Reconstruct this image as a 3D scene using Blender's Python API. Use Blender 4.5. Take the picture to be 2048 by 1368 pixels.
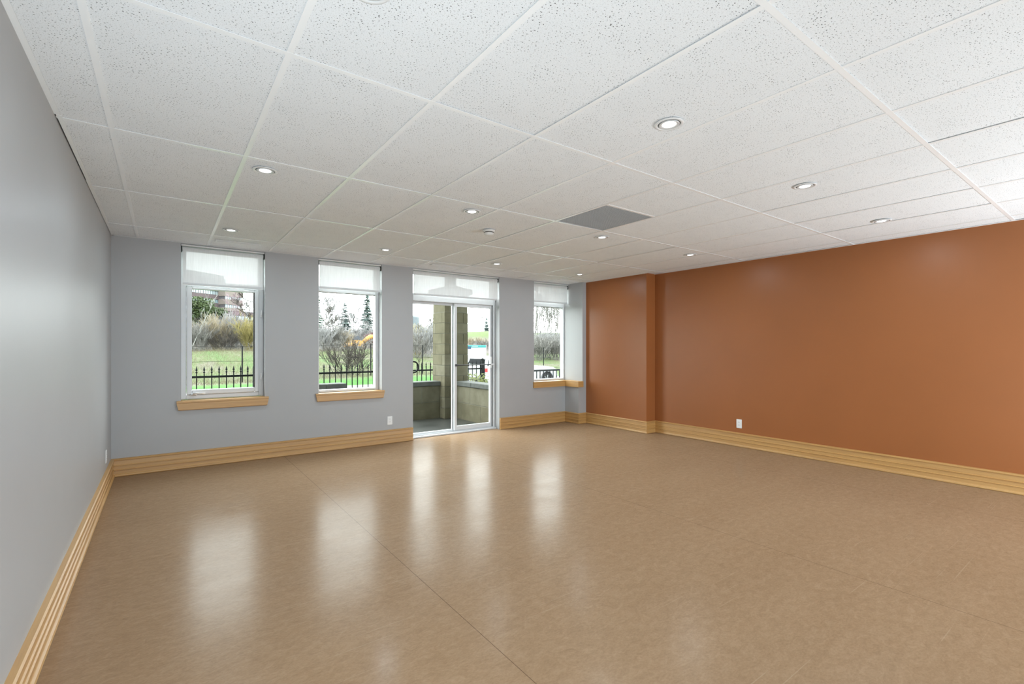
import bpy, math, random
from mathutils import Vector, Matrix

for o in list(bpy.data.objects):
    bpy.data.objects.remove(o, do_unlink=True)
scene = bpy.context.scene
COL = scene.collection

# ------------------------------------------------------------------ camera
FPX, CX, CY, YAW, CAMZ = 949.76, 1024.0, 696.0, 0.6324, 1.30
CO, SI = math.cos(YAW), math.sin(YAW)
cam_d = bpy.data.cameras.new('camera')
cam_d.sensor_width = 36.0
cam_d.lens = 36.0 * FPX / 2048.0
cam_d.shift_y = (CY - 684.0) / 2048.0
cam_d.clip_end = 800
cam = bpy.data.objects.new('camera', cam_d)
cam.location = (0, 0, CAMZ)
cam.rotation_euler = (math.pi / 2, 0, -YAW)
COL.objects.link(cam)
scene.camera = cam

# ------------------------------------------------------------------ world: even overcast sky
SKY = 10.5
LAMP_W = 6.0
world = bpy.data.worlds.new('overcast_sky')
scene.world = world
world.use_nodes = True
bg = world.node_tree.nodes['Background']
bg.inputs[0].default_value = (0.93, 0.97, 1.0, 1)
bg.inputs[1].default_value = SKY
scene.view_settings.view_transform = 'Standard'
scene.view_settings.look = 'None'
scene.view_settings.gamma = 1.0
scene.view_settings.use_curve_mapping = False
scene.view_settings.exposure = 0.0
scene.cycles.caustics_reflective = False
scene.cycles.caustics_refractive = False

# ------------------------------------------------------------------ measures of the room
XL, XR, YB, YF, ZC = -0.43, 6.13, 6.24, -5.3, 2.44
YG = 6.36            # plane of the window frames
YO = 6.52            # outer face of the facade
COL0, TS, ROW0, TL = -0.2187, 0.61, 0.7726, 1.2198


def at(px, py, Y):
    """world point on the plane y = Y for a measured direction"""
    r = (px - CX) / FPX
    d = Y / (CO - r * SI)
    return Vector((d * (r * CO + SI), Y, CAMZ + (CY - py) / FPX * d))


# ------------------------------------------------------------------ materials
MATS = {}


def _new(name):
    m = bpy.data.materials.new(name)
    m.use_nodes = True
    nt = m.node_tree
    nt.nodes.clear()
    out = nt.nodes.new('ShaderNodeOutputMaterial')
    MATS[name] = m
    return m, nt, out


def N(nt, typ, **kw):
    n = nt.nodes.new(typ)
    for k, v in kw.items():
        if k in n.bl_rna.properties:
            setattr(n, k, v)
        else:
            n.inputs[k].default_value = v
    return n


def coords(nt, scale=(1, 1, 1), rot=(0, 0, 0)):
    g = nt.nodes.new('ShaderNodeNewGeometry')
    mp = nt.nodes.new('ShaderNodeMapping')
    mp.inputs['Scale'].default_value = scale
    mp.inputs['Rotation'].default_value = rot
    nt.links.new(g.outputs['Position'], mp.inputs['Vector'])
    return mp.outputs['Vector']


def noise(nt, vec, scale, detail=4, rough=0.55, dist=0.0):
    n = N(nt, 'ShaderNodeTexNoise', Scale=scale, Detail=detail, Roughness=rough, Distortion=dist)
    nt.links.new(vec, n.inputs['Vector'])
    return n.outputs['Fac']


def ramp(nt, fac, stops):
    r = nt.nodes.new('ShaderNodeValToRGB')
    e = r.color_ramp.elements
    while len(e) < len(stops):
        e.new(0.5)
    for el, (p, c) in zip(e, stops):
        el.position = p
        el.color = (c[0], c[1], c[2], 1)
    nt.links.new(fac, r.inputs['Fac'])
    return r.outputs['Color']


def mixc(nt, a, b, fac, mode='MIX'):
    m = nt.nodes.new('ShaderNodeMix')
    m.data_type = 'RGBA'
    m.blend_type = mode
    for sock, v in ((m.inputs['Factor'], fac), (m.inputs[6], a), (m.inputs[7], b)):
        if hasattr(v, 'is_linked') or isinstance(v, bpy.types.NodeSocket):
            nt.links.new(v, sock)
        elif isinstance(v, (tuple, list)):
            sock.default_value = (v[0], v[1], v[2], 1)
        else:
            sock.default_value = v
    return m.outputs[2]


def principled(nt, out, color, rough=0.5, spec=0.5, metal=0.0, bump=None, bstr=0.1, bdist=0.01, coat=0.0):
    b = nt.nodes.new('ShaderNodeBsdfPrincipled')
    if isinstance(color, bpy.types.NodeSocket):
        nt.links.new(color, b.inputs['Base Color'])
    else:
        b.inputs['Base Color'].default_value = (*color, 1)
    if isinstance(rough, bpy.types.NodeSocket):
        nt.links.new(rough, b.inputs['Roughness'])
    else:
        b.inputs['Roughness'].default_value = rough
    b.inputs['Specular IOR Level'].default_value = spec
    b.inputs['Metallic'].default_value = metal
    b.inputs['Coat Weight'].default_value = coat
    if bump is not None:
        bn = nt.nodes.new('ShaderNodeBump')
        bn.inputs['Strength'].default_value = bstr
        bn.inputs['Distance'].default_value = bdist
        nt.links.new(bump, bn.inputs['Height'])
        nt.links.new(bn.outputs['Normal'], b.inputs['Normal'])
    nt.links.new(b.outputs[0], out.inputs[0])
    return b


def plain(name, color, rough=0.5, spec=0.5, metal=0.0, var=0.06, scale=8.0, bstr=0.0):
    m, nt, out = _new(name)
    v = coords(nt)
    f = noise(nt, v, scale, 3)
    lo = tuple(max(0, c * (1 - var)) for c in color)
    hi = tuple(min(1, c * (1 + var)) for c in color)
    c = ramp(nt, f, [(0.3, lo), (0.7, hi)])
    principled(nt, out, c, rough, spec, metal, f if bstr else None, bstr)
    return m


def mottled(name, stops, scale=6.0, rough=0.8, spec=0.3, stretch=(1, 1, 1), detail=6, bstr=0.0, dist=0.0):
    m, nt, out = _new(name)
    v = coords(nt, stretch)
    f = noise(nt, v, scale, detail, 0.6, dist)
    c = ramp(nt, f, stops)
    principled(nt, out, c, rough, spec, 0, f if bstr else None, bstr)
    return m


# painted walls
plain('wall_grey_paint', (0.422, 0.423, 0.43), 0.42, 0.4, var=0.012, scale=3)
plain('wall_orange_paint', (0.325, 0.113, 0.035), 0.38, 0.4, var=0.03, scale=1.5)
plain('wall_white_paint', (0.78, 0.78, 0.78), 0.5, 0.4, var=0.012, scale=3)
plain('white_vinyl', (0.69, 0.70, 0.715), 0.35, 0.5, var=0.02)
plain('white_metal', (0.80, 0.80, 0.80), 0.30, 0.5, var=0.02)
plain('tee_paint', (0.92, 0.92, 0.92), 0.25, 0.6, var=0.01)
plain('aluminium', (0.68, 0.69, 0.70), 0.35, 0.5, 0.2, var=0.03)
plain('black_gasket', (0.012, 0.012, 0.012), 0.6, 0.3)
plain('dark_bracket', (0.05, 0.05, 0.05), 0.5, 0.4)
plain('plate_white', (0.84, 0.84, 0.83), 0.35, 0.5, var=0.01)
plain('slot_dark', (0.02, 0.02, 0.02), 0.7, 0.2)
plain('detector_plastic', (0.72, 0.71, 0.69), 0.45, 0.4, var=0.02)
plain('grille_paint', (0.48, 0.48, 0.48), 0.5, 0.4, var=0.03)
plain('plenum_black', (0.015, 0.015, 0.015), 0.9, 0.1)
plain('deck_grey', (0.2, 0.2, 0.2), 0.9, 0.1)
plain('iron_black', (0.005, 0.0055, 0.006), 0.6, 0.12, var=0.2, scale=20)
plain('charcoal_metal', (0.05, 0.05, 0.055), 0.35, 0.5)

# ceiling tile: mineral fibre with punched fissures
m, nt, out = _new('ceiling_tile')
v = coords(nt, (1, 1.2, 0.001), (0, 0, 0.5))
w1 = noise(nt, coords(nt, (1, 1, 0.001)), 9, 2)
vo = N(nt, 'ShaderNodeTexVoronoi', voronoi_dimensions='2D', Scale=72.0, Randomness=1.0)
nt.links.new(v, vo.inputs['Vector'])
siz = N(nt, 'ShaderNodeMath', operation='MULTIPLY')
nt.links.new(w1, siz.inputs[0]); siz.inputs[1].default_value = 0.31
sep = nt.nodes.new('ShaderNodeSeparateColor')
nt.links.new(vo.outputs['Color'], sep.inputs[0])
siz2 = N(nt, 'ShaderNodeMath', operation='MULTIPLY')
nt.links.new(siz.outputs[0], siz2.inputs[0]); nt.links.new(sep.outputs[0], siz2.inputs[1])
lt = N(nt, 'ShaderNodeMath', operation='LESS_THAN')
nt.links.new(vo.outputs['Distance'], lt.inputs[0]); nt.links.new(siz2.outputs[0], lt.inputs[1])
v2 = coords(nt, (1.15, 1, 0.001), (0, 0, 0.9))
vo2 = N(nt, 'ShaderNodeTexVoronoi', voronoi_dimensions='2D', Scale=120.0, Randomness=1.0)
nt.links.new(v2, vo2.inputs['Vector'])
lt2 = N(nt, 'ShaderNodeMath', operation='LESS_THAN')
nt.links.new(vo2.outputs['Distance'], lt2.inputs[0]); lt2.inputs[1].default_value = 0.16
base = ramp(nt, noise(nt, coords(nt), 3, 3), [(0.3, (0.805, 0.815, 0.83)), (0.7, (0.83, 0.84, 0.855))])
c1 = mixc(nt, base, (0.66, 0.66, 0.66), lt2.outputs[0])
c2 = mixc(nt, c1, (0.12, 0.12, 0.12), lt.outputs[0])
principled(nt, out, c2, 0.85, 0.2)

# wood trim, grain along x or along y
for nm, st in (('maple_along_x', (1.2, 14, 40)), ('maple_along_y', (14, 1.2, 40))):
    m, nt, out = _new(nm)
    f = noise(nt, coords(nt, st), 1.6, 7, 0.62, 0.4)
    g = noise(nt, coords(nt, tuple(s * 0.22 for s in st)), 3.0, 2)
    c = ramp(nt, f, [(0.28, (0.33, 0.15, 0.038)), (0.5, (0.50, 0.26, 0.072)), (0.75, (0.61, 0.36, 0.12))])
    c = mixc(nt, c, (0.54, 0.31, 0.105), g)
    principled(nt, out, c, 0.45, 1.0, 0, f, 0.03, 0.002)

# linoleum floor
m, nt, out = _new('linoleum')
rz = -0.10
f1 = noise(nt, coords(nt, (0.45, 1.7, 1), (0, 0, rz)), 1.6, 5, 0.6, 0.3)
f2 = noise(nt, coords(nt, (11, 19, 1), (0, 0, rz)), 1.5, 7, 0.70, 0.6)
f3 = noise(nt, coords(nt, (60, 110, 1), (0, 0, 0.4)), 1.0, 5, 0.7)
c = ramp(nt, f1, [(0.3, (0.2915, 0.1823, 0.1037)), (0.7, (0.3657, 0.2417, 0.1458))])
c = mixc(nt, c, ramp(nt, f2, [(0.3, (0.2226, 0.1346, 0.0734)), (0.5, (0.3339, 0.2152, 0.1242)), (0.72, (0.4558, 0.3180, 0.2052))]), 0.50)
c = mixc(nt, c, ramp(nt, f3, [(0.35, (0.2438, 0.1505, 0.0842)), (0.65, (0.4240, 0.2862, 0.1782))]), 0.28)
scr = None
for ang, st, sc in ((0.5, (0.7, 75, 1), 1.0), (1.35, (0.8, 90, 1), 1.0), (-0.75, (0.6, 80, 1), 1.0), (2.3, (0.9, 70, 1), 1.0)):
    s = noise(nt, coords(nt, st, (0, 0, ang)), sc, 2, 0.5, 0.25)
    s = ramp(nt, s, [(0.715, (0, 0, 0)), (0.755, (1, 1, 1))])
    scr = s if scr is None else mixc(nt, scr, s, 1.0, 'ADD')
c = mixc(nt, c, (0.46, 0.34, 0.23), N(nt, 'ShaderNodeMath').outputs[0])
mm = nt.nodes[-1]
# scratches at reduced strength
mul = N(nt, 'ShaderNodeMath', operation='MULTIPLY'); mul.inputs[1].default_value = 0.38
nt.links.new(scr, mul.inputs[0])
for l in list(nt.links):
    if l.to_node.bl_idname == 'ShaderNodeMix' and l.from_node.bl_idname == 'ShaderNodeMath' and l.from_node != mul:
        nt.links.new(mul.outputs[0], l.to_socket)
# welded seams between the two-metre rolls
g = nt.nodes.new('ShaderNodeNewGeometry')
sx = nt.nodes.new('ShaderNodeSeparateXYZ')
nt.links.new(g.outputs['Position'], sx.inputs[0])
a1 = N(nt, 'ShaderNodeMath', operation='SUBTRACT'); nt.links.new(sx.outputs[0], a1.inputs[0]); a1.inputs[1].default_value = 3.174 - 20.12
a2 = N(nt, 'ShaderNodeMath', operation='PINGPONG'); nt.links.new(a1.outputs[0], a2.inputs[0]); a2.inputs[1].default_value = 1.006
a3 = N(nt, 'ShaderNodeMath', operation='LESS_THAN'); nt.links.new(a2.outputs[0], a3.inputs[0]); a3.inputs[1].default_value = 0.0013
c = mixc(nt, c, (0.13, 0.078, 0.045), a3.outputs[0])
rr = ramp(nt, noise(nt, coords(nt, (0.8, 1.6, 1)), 2.5, 5), [(0.3, (0.18,) * 3), (0.7, (0.26,) * 3)])
bmp = noise(nt, coords(nt, (12, 17, 1), (0, 0, rz)), 1.2, 4, 0.6)
bn = N(nt, 'ShaderNodeBump', Strength=0.035, Distance=0.01)
nt.links.new(bmp, bn.inputs['Height'])
dfb = N(nt, 'ShaderNodeBsdfDiffuse'); nt.links.new(c, dfb.inputs[0])
glb = N(nt, 'ShaderNodeBsdfGlossy'); nt.links.new(rr, glb.inputs['Roughness']); nt.links.new(bn.outputs[0], glb.inputs['Normal'])
fr = N(nt, 'ShaderNodeFresnel', IOR=1.45); nt.links.new(bn.outputs[0], fr.inputs['Normal'])
frm = N(nt, 'ShaderNodeMath', operation='MULTIPLY'); frm.inputs[1].default_value = 0.36
nt.links.new(fr.outputs[0], frm.inputs[0])
mxs = nt.nodes.new('ShaderNodeMixShader')
nt.links.new(frm.outputs[0], mxs.inputs[0]); nt.links.new(dfb.outputs[0], mxs.inputs[1]); nt.links.new(glb.outputs[0], mxs.inputs[2])
nt.links.new(mxs.outputs[0], out.inputs[0])


def glassy(name, tint=(0.95, 0.98, 0.96), refl=0.06):
    m, nt, out = _new(name)
    t = N(nt, 'ShaderNodeBsdfTransparent'); t.inputs[0].default_value = (*tint, 1)
    gl = N(nt, 'ShaderNodeBsdfGlossy'); gl.inputs['Roughness'].default_value = 0.02
    lw = N(nt, 'ShaderNodeLayerWeight'); lw.inputs['Blend'].default_value = 0.12
    mul = N(nt, 'ShaderNodeMath', operation='MULTIPLY'); mul.inputs[1].default_value = refl * 6
    nt.links.new(lw.outputs['Fresnel'], mul.inputs[0])
    mx = nt.nodes.new('ShaderNodeMixShader')
    nt.links.new(mul.outputs[0], mx.inputs[0]); nt.links.new(t.outputs[0], mx.inputs[1]); nt.links.new(gl.outputs[0], mx.inputs[2])
    nt.links.new(mx.outputs[0], out.inputs[0])
    return m


glassy('window_glass')

# sheer roller shade cloth
m, nt, out = _new('shade_cloth')
wv = noise(nt, coords(nt, (240, 240, 6)), 1.0, 3)
cc = ramp(nt, wv, [(0.3, (0.70, 0.70, 0.70)), (0.7, (0.80, 0.80, 0.80))])
df = N(nt, 'ShaderNodeBsdfDiffuse'); tl = N(nt, 'ShaderNodeBsdfTranslucent'); tr = N(nt, 'ShaderNodeBsdfTransparent')
nt.links.new(cc, df.inputs[0]); nt.links.new(cc, tl.inputs[0])
m1 = nt.nodes.new('ShaderNodeMixShader'); m1.inputs[0].default_value = 0.105
m2 = nt.nodes.new('ShaderNodeMixShader'); m2.inputs[0].default_value = 0.034
nt.links.new(df.outputs[0], m1.inputs[1]); nt.links.new(tl.outputs[0], m1.inputs[2])
nt.links.new(m1.outputs[0], m2.inputs[1]); nt.links.new(tr.outputs[0], m2.inputs[2])
nt.links.new(m2.outputs[0], out.inputs[0])

# lit bulb
m, nt, out = _new('bulb_glow')
em = N(nt, 'ShaderNodeEmission', Strength=6.0)
em.inputs[0].default_value = (1, 0.985, 0.96, 1)
nt.links.new(em.outputs[0], out.inputs[0])

# outside
mottled('stone_block', [(0.3, (0.088, 0.076, 0.047)), (0.7, (0.125, 0.111, 0.073))], 5, 0.9, 0.2, bstr=0.15)
mottled('stone_block_light', [(0.3, (0.105, 0.093, 0.062)), (0.7, (0.145, 0.131, 0.093))], 5, 0.9, 0.2, bstr=0.15)
mottled('mortar', [(0.3, (0.1200, 0.1150, 0.0950)), (0.7, (0.1500, 0.1450, 0.1200))], 12, 0.95, 0.1)
mottled('coping_stone', [(0.3, (0.0576, 0.0594, 0.0540)), (0.7, (0.0900, 0.0918, 0.0846))], 9, 0.85, 0.25, bstr=0.1)
mottled('wet_concrete', [(0.3, (0.0225, 0.0235, 0.0225)), (0.7, (0.0650, 0.0650, 0.0600))], 2.2, 0.28, 0.5, bstr=0.05)
mottled('facade_stone', [(0.3, (0.0500, 0.0575, 0.0450)), (0.7, (0.0800, 0.0875, 0.0700))], 5, 0.9, 0.2)
mottled('pale_concrete', [(0.3, (0.1700, 0.1700, 0.1650)), (0.7, (0.2100, 0.2100, 0.2000))], 3, 0.9, 0.2)
mottled('asphalt', [(0.3, (0.0650, 0.0650, 0.0675)), (0.7, (0.1000, 0.1000, 0.1000))], 8, 0.9, 0.2)
mottled('bark_grey', [(0.3, (0.0879, 0.0840, 0.0796)), (0.7, (0.1680, 0.1596, 0.1467))], 3, 0.9, 0.1)
mottled('bark_dark', [(0.3, (0.0276, 0.0234, 0.0213)), (0.7, (0.0624, 0.0546, 0.0468))], 3, 0.9, 0.1)
mottled('bark_pale', [(0.3, (0.1404, 0.1404, 0.1321)), (0.7, (0.2160, 0.2160, 0.2052))], 3, 0.9, 0.1)
mottled('twig_silver', [(0.3, (0.1344, 0.1306, 0.1306)), (0.7, (0.2213, 0.2171, 0.2134))], 3, 0.9, 0.1)
mottled('twig_red', [(0.3, (0.1200, 0.0845, 0.0960)), (0.7, (0.2016, 0.1488, 0.1632))], 3, 0.9, 0.1)
mottled('twig_crimson', [(0.3, (0.0858, 0.0117, 0.0117)), (0.7, (0.1326, 0.0312, 0.0294))], 3, 0.9, 0.1)
mottled('twig_yellow', [(0.3, (0.1275, 0.1050, 0.0390)), (0.7, (0.2250, 0.1920, 0.0780))], 3, 0.9, 0.1)
mottled('twig_tan', [(0.3, (0.1423, 0.1187, 0.0806)), (0.7, (0.2372, 0.1992, 0.1423))], 3, 0.9, 0.1)
mottled('needle_green', [(0.3, (0.012, 0.042, 0.022)), (0.7, (0.03, 0.085, 0.045))], 3, 0.8, 0.2)
mottled('needle_grey', [(0.3, (0.048, 0.066, 0.062)), (0.7, (0.085, 0.108, 0.10))], 3, 0.8, 0.2)
mottled('leaf_dark', [(0.3, (0.0125, 0.0250, 0.0060)), (0.7, (0.0375, 0.0525, 0.0125))], 4, 0.7, 0.3)
mottled('leaf_lime', [(0.3, (0.0800, 0.1000, 0.0200)), (0.7, (0.1600, 0.1700, 0.0450))], 10, 0.7, 0.3)
mottled('dry_grass', [(0.3, (0.0800, 0.0700, 0.0425)), (0.7, (0.1400, 0.1250, 0.0850))], 6, 0.95, 0.1)
plain('paint_white_car', (0.3100, 0.3200, 0.3300), 0.2, 0.6, var=0.01)
plain('car_glass', (0.004, 0.005, 0.006), 0.4, 0.02)
plain('tail_red', (0.2750, 0.0060, 0.0060), 0.25, 0.5)
plain('tyre_black', (0.014, 0.014, 0.015), 0.8, 0.3)
plain('wheel_alloy', (0.2100, 0.2150, 0.2200), 0.35, 0.5, 0.4)
plain('machine_yellow', (0.3000, 0.1500, 0.0175), 0.45, 0.4, var=0.15, scale=2)
plain('machine_dark', (0.03, 0.035, 0.045), 0.5, 0.4)
plain('sign_white', (0.3000, 0.3100, 0.3150), 0.5, 0.3, var=0.01)
plain('sign_teal', (0.0100, 0.1400, 0.1350), 0.5, 0.3, var=0.02)
plain('sign_navy', (0.0100, 0.0350, 0.0700), 0.5, 0.3, var=0.02)
plain('brick_mauve', (0.0625, 0.0475, 0.0500), 0.85, 0.2, var=0.08, scale=0.3)
plain('panel_beige', (0.1200, 0.1000, 0.0900), 0.85, 0.2, var=0.08, scale=0.3)
plain('far_pane', (0.1500, 0.1750, 0.1850), 0.2, 0.6, var=0.15, scale=0.4)
plain('far_pane_dark', (0.13, 0.17, 0.19), 0.2, 0.6, var=0.15, scale=0.4)
plain('mullion_dark', (0.06, 0.055, 0.06), 0.7, 0.2)
plain('tower_grey', (0.1500, 0.1650, 0.1725), 0.8, 0.2, var=0.05, scale=0.3)
plain('tower_slate', (0.0850, 0.1000, 0.1125), 0.7, 0.3, var=0.05, scale=0.3)

# terrain
m, nt, out = _new('meadow')
g = nt.nodes.new('ShaderNodeNewGeometry')
sx = nt.nodes.new('ShaderNodeSeparateXYZ'); nt.links.new(g.outputs['Position'], sx.inputs[0])
fa = noise(nt, coords(nt, (0.5, 0.16, 1)), 1.0, 7, 0.68)
fb = noise(nt, coords(nt, (1, 0.4, 1)), 5.0, 5, 0.7)
lawn = ramp(nt, fb, [(0.3, (0.017, 0.062, 0.008)), (0.7, (0.036, 0.105, 0.015))])
rough_ = ramp(nt, fa, [(0.40, (0.080, 0.074, 0.058)), (0.50, (0.050, 0.068, 0.022)), (0.62, (0.032, 0.080, 0.014))])
rough_ = mixc(nt, rough_, ramp(nt, fb, [(0.35, (0.032, 0.042, 0.016)), (0.65, (0.105, 0.10, 0.07))]), 0.45)
earth = ramp(nt, fa, [(0.35, (0.055, 0.045, 0.040)), (0.65, (0.10, 0.088, 0.078))])


def step(nt, sock, lo, hi):
    r = nt.nodes.new('ShaderNodeMapRange')
    r.inputs['From Min'].default_value = lo
    r.inputs['From Max'].default_value = hi
    nt.links.new(sock, r.inputs['Value'])
    return r.outputs[0]


c = mixc(nt, lawn, rough_, step(nt, sx.outputs[1], 26.0, 29.0))
c = mixc(nt, c, earth, step(nt, sx.outputs[1], 49.0, 53.0))
hill = ramp(nt, fb, [(0.3, (0.0450, 0.0600, 0.0225)), (0.7, (0.0800, 0.1000, 0.0400))])
c = mixc(nt, c, hill, step(nt, sx.outputs[1], 84.0, 90.0))
principled(nt, out, c, 0.95, 0.1)


# ------------------------------------------------------------------ mesh helpers
class MB:
    def __init__(self):
        self.v, self.f, self.mi = [], [], []

    def add(self, vs, fs, mi=0):
        b = len(self.v)
        self.v += [tuple(p) for p in vs]
        self.f += [tuple(b + i for i in f) for f in fs]
        self.mi += [mi] * len(fs)
        return self

    def box(self, a, b, mi=0):
        x0, x1 = sorted((a[0], b[0])); y0, y1 = sorted((a[1], b[1])); z0, z1 = sorted((a[2], b[2]))
        vs = [(x0, y0, z0), (x1, y0, z0), (x1, y1, z0), (x0, y1, z0), (x0, y0, z1), (x1, y0, z1), (x1, y1, z1), (x0, y1, z1)]
        return self.add(vs, [(0, 3, 2, 1), (4, 5, 6, 7), (0, 1, 5, 4), (1, 2, 6, 5), (2, 3, 7, 6), (3, 0, 4, 7)], mi)

    def bevbox(self, a, b, r, mi=0):
        """box with chamfered edges"""
        lo = [min(a[i], b[i]) for i in range(3)]; hi = [max(a[i], b[i]) for i in range(3)]
        r = min(r, *[(hi[i] - lo[i]) * 0.49 for i in range(3)])
        vs, idx = [], {}
        for sx_ in (0, 1):
            for sy in (0, 1):
                for sz in (0, 1):
                    s = (sx_, sy, sz)
                    for ax in range(3):
                        p = [(lo[i] + r if s[i] == 0 else hi[i] - r) for i in range(3)]
                        p[ax] = lo[ax] if s[ax] == 0 else hi[ax]
                        idx[(s, ax)] = len(vs); vs.append(p)
        fs = []
        for ax in range(3):
            u, w = [i for i in range(3) if i != ax]
            for side in (0, 1):
                q = []
                for (cu, cw) in ((0, 0), (1, 0), (1, 1), (0, 1)):
                    s = [0, 0, 0]; s[ax] = side; s[u] = cu; s[w] = cw
                    q.append(idx[(tuple(s), ax)])
                fs.append(tuple(q))
        for ax in range(3):
            u, w = [i for i in range(3) if i != ax]
            for cu in (0, 1):
                for cw in (0, 1):
                    s0 = [0, 0, 0]; s0[u] = cu; s0[w] = cw; s1 = list(s0); s1[ax] = 1
                    fs.append((idx[(tuple(s0), u)], idx[(tuple(s1), u)], idx[(tuple(s1), w)], idx[(tuple(s0), w)]))
        for sx_ in (0, 1):
            for sy in (0, 1):
                for sz in (0, 1):
                    s = (sx_, sy, sz)
                    fs.append((idx[(s, 0)], idx[(s, 1)], idx[(s, 2)]))
        return self.add(vs, fs, mi)

    def tube(self, pts, radii, n=6, cap=True, mi=0):
        pts = [Vector(p) for p in pts]
        if not isinstance(radii, (list, tuple)):
            radii = [radii] * len(pts)
        vs, fs = [], []
        up = None
        for i, p in enumerate(pts):
            d = (pts[min(i + 1, len(pts) - 1)] - pts[max(i - 1, 0)])
            if d.length < 1e-9:
                d = Vector((0, 0, 1))
            d.normalize()
            if up is None:
                up = d.orthogonal().normalized()
            else:
                up = (up - d * up.dot(d))
                up = up.normalized() if up.length > 1e-6 else d.orthogonal().normalized()
            w = d.cross(up)
            for k in range(n):
                a = 2 * math.pi * k / n
                vs.append(p + (up * math.cos(a) + w * math.sin(a)) * radii[i])
        for i in range(len(pts) - 1):
            for k in range(n):
                a, b = i * n + k, i * n + (k + 1) % n
                fs.append((a, b, b + n, a + n))
        if cap:
            fs.append(tuple(range(n - 1, -1, -1)))
            fs.append(tuple(range((len(pts) - 1) * n, len(pts) * n)))
        return self.add(vs, fs, mi)

    def lathe(self, prof, c=(0, 0, 0), n=24, axis='z', mi=0):
        vs, fs = [], []
        for (r, h) in prof:
            for k in range(n):
                a = 2 * math.pi * k / n
                p = (r * math.cos(a), r * math.sin(a), h)
                if axis == 'y':
                    p = (p[0], p[2], p[1])
                vs.append((c[0] + p[0], c[1] + p[1], c[2] + p[2]))
        for i in range(len(prof) - 1):
            for k in range(n):
                a, b = i * n + k, i * n + (k + 1) % n
                fs.append((a, b, b + n, a + n))
        if prof[0][0] > 1e-6:
            fs.append(tuple(range(n - 1, -1, -1)))
        if prof[-1][0] > 1e-6:
            fs.append(tuple(range((len(prof) - 1) * n, len(prof) * n)))
        return self.add(vs, fs, mi)

    def ring(self, prof, c=(0, 0, 0), n=28, mi=0):
        """closed profile (r, z) spun about z"""
        vs, fs = [], []
        m_ = len(prof)
        for (r, h) in prof:
            for k in range(n):
                a = 2 * math.pi * k / n
                vs.append((c[0] + r * math.cos(a), c[1] + r * math.sin(a), c[2] + h))
        for i in range(m_):
            j = (i + 1) % m_
            for k in range(n):
                k2 = (k + 1) % n
                fs.append((i * n + k, i * n + k2, j * n + k2, j * n + k))
        return self.add(vs, fs, mi)

    def prism(self, poly, y0, y1, mi=0):
        """polygon of (x, z) points extruded from y0 to y1"""
        n = len(poly)
        vs = [(x, y0, z) for x, z in poly] + [(x, y1, z) for x, z in poly]
        fs = [tuple(range(n)), tuple(range(2 * n - 1, n - 1, -1))]
        fs += [(i, i + n, (i + 1) % n + n, (i + 1) % n) for i in range(n)]
        return self.add(vs, fs, mi)

    def prismx(self, poly, x0, x1, mi=0):
        """polygon of (y, z) points extruded from x0 to x1"""
        n = len(poly)
        vs = [(x0, y, z) for y, z in poly] + [(x1, y, z) for y, z in poly]
        fs = [tuple(range(n)), tuple(range(2 * n - 1, n - 1, -1))]
        fs += [(i, i + n, (i + 1) % n + n, (i + 1) % n) for i in range(n)]
        return self.add(vs, fs, mi)

    def sweep(self, path, prof, mis):
        """profile (offset to the left of travel, z) swept along a flat path with mitred corners"""
        P = [Vector((p[0], p[1])) for p in path]
        n = len(prof)
        vs, fs, mi = [], [], []
        for i, p in enumerate(P):
            d0 = (P[i] - P[i - 1]).normalized() if i else None
            d1 = (P[i + 1] - P[i]).normalized() if i < len(P) - 1 else None
            n0 = Vector((-d0.y, d0.x)) if d0 else None
            n1 = Vector((-d1.y, d1.x)) if d1 else None
            if n0 is None: off = n1
            elif n1 is None: off = n0
            else:
                off = (n0 + n1)
                off = off / max(1e-6, off.dot(n0))
            for (o, z) in prof:
                q = p + off * o
                vs.append((q.x, q.y, z))
        b = len(self.v)
        self.v += vs
        for i in range(len(P) - 1):
            for k in range(n):
                k2 = (k + 1) % n
                self.f.append((b + i * n + k, b + (i + 1) * n + k, b + (i + 1) * n + k2, b + i * n + k2)); self.mi.append(mis[i])
        self.f.append(tuple(b + k for k in range(n))); self.mi.append(mis[0])
        e = b + (len(P) - 1) * n
        self.f.append(tuple(e + k for k in range(n - 1, -1, -1))); self.mi.append(mis[-1])
        return self

    def mesh(self, name, mats, off=(0, 0, 0), smooth=False):
        me = bpy.data.meshes.new(name)
        me.from_pydata([(a - off[0], b - off[1], c_ - off[2]) for a, b, c_ in self.v], [], self.f)
        if isinstance(mats, str):
            mats = [mats]
        for mn in mats:
            me.materials.append(MATS[mn])
        if len(mats) > 1:
            me.polygons.foreach_set('material_index', self.mi)
        if smooth:
            me.polygons.foreach_set('use_smooth', [True] * len(me.polygons))
        me.validate()
        me.update()
        return me

    def base(self):
        xs = [p[0] for p in self.v]; ys = [p[1] for p in self.v]; zs = [p[2] for p in self.v]
        return ((min(xs) + max(xs)) / 2, (min(ys) + max(ys)) / 2, min(zs))

    def build(self, name, mats, parent=None, smooth=False):
        c_ = self.base()
        me = self.mesh(name, mats, c_, smooth)
        o = bpy.data.objects.new(name, me)
        COL.objects.link(o)
        pw = wloc(parent)
        o.location = (c_[0] - pw[0], c_[1] - pw[1], c_[2] - pw[2])
        o.parent = parent
        return o


def wloc(o):
    x = y = z = 0.0
    while o is not None:
        x += o.location.x; y += o.location.y; z += o.location.z
        o = o.parent
    return (x, y, z)


def tag(o, label, cat, group=None, kind=None):
    o['label'] = label
    o['category'] = cat
    if group: o['group'] = group
    if kind: o['kind'] = kind
    return o


def empty(name, loc):
    o = bpy.data.objects.new(name, None)
    o.empty_display_size = 0.1
    o.location = loc
    COL.objects.link(o)
    return o


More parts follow.
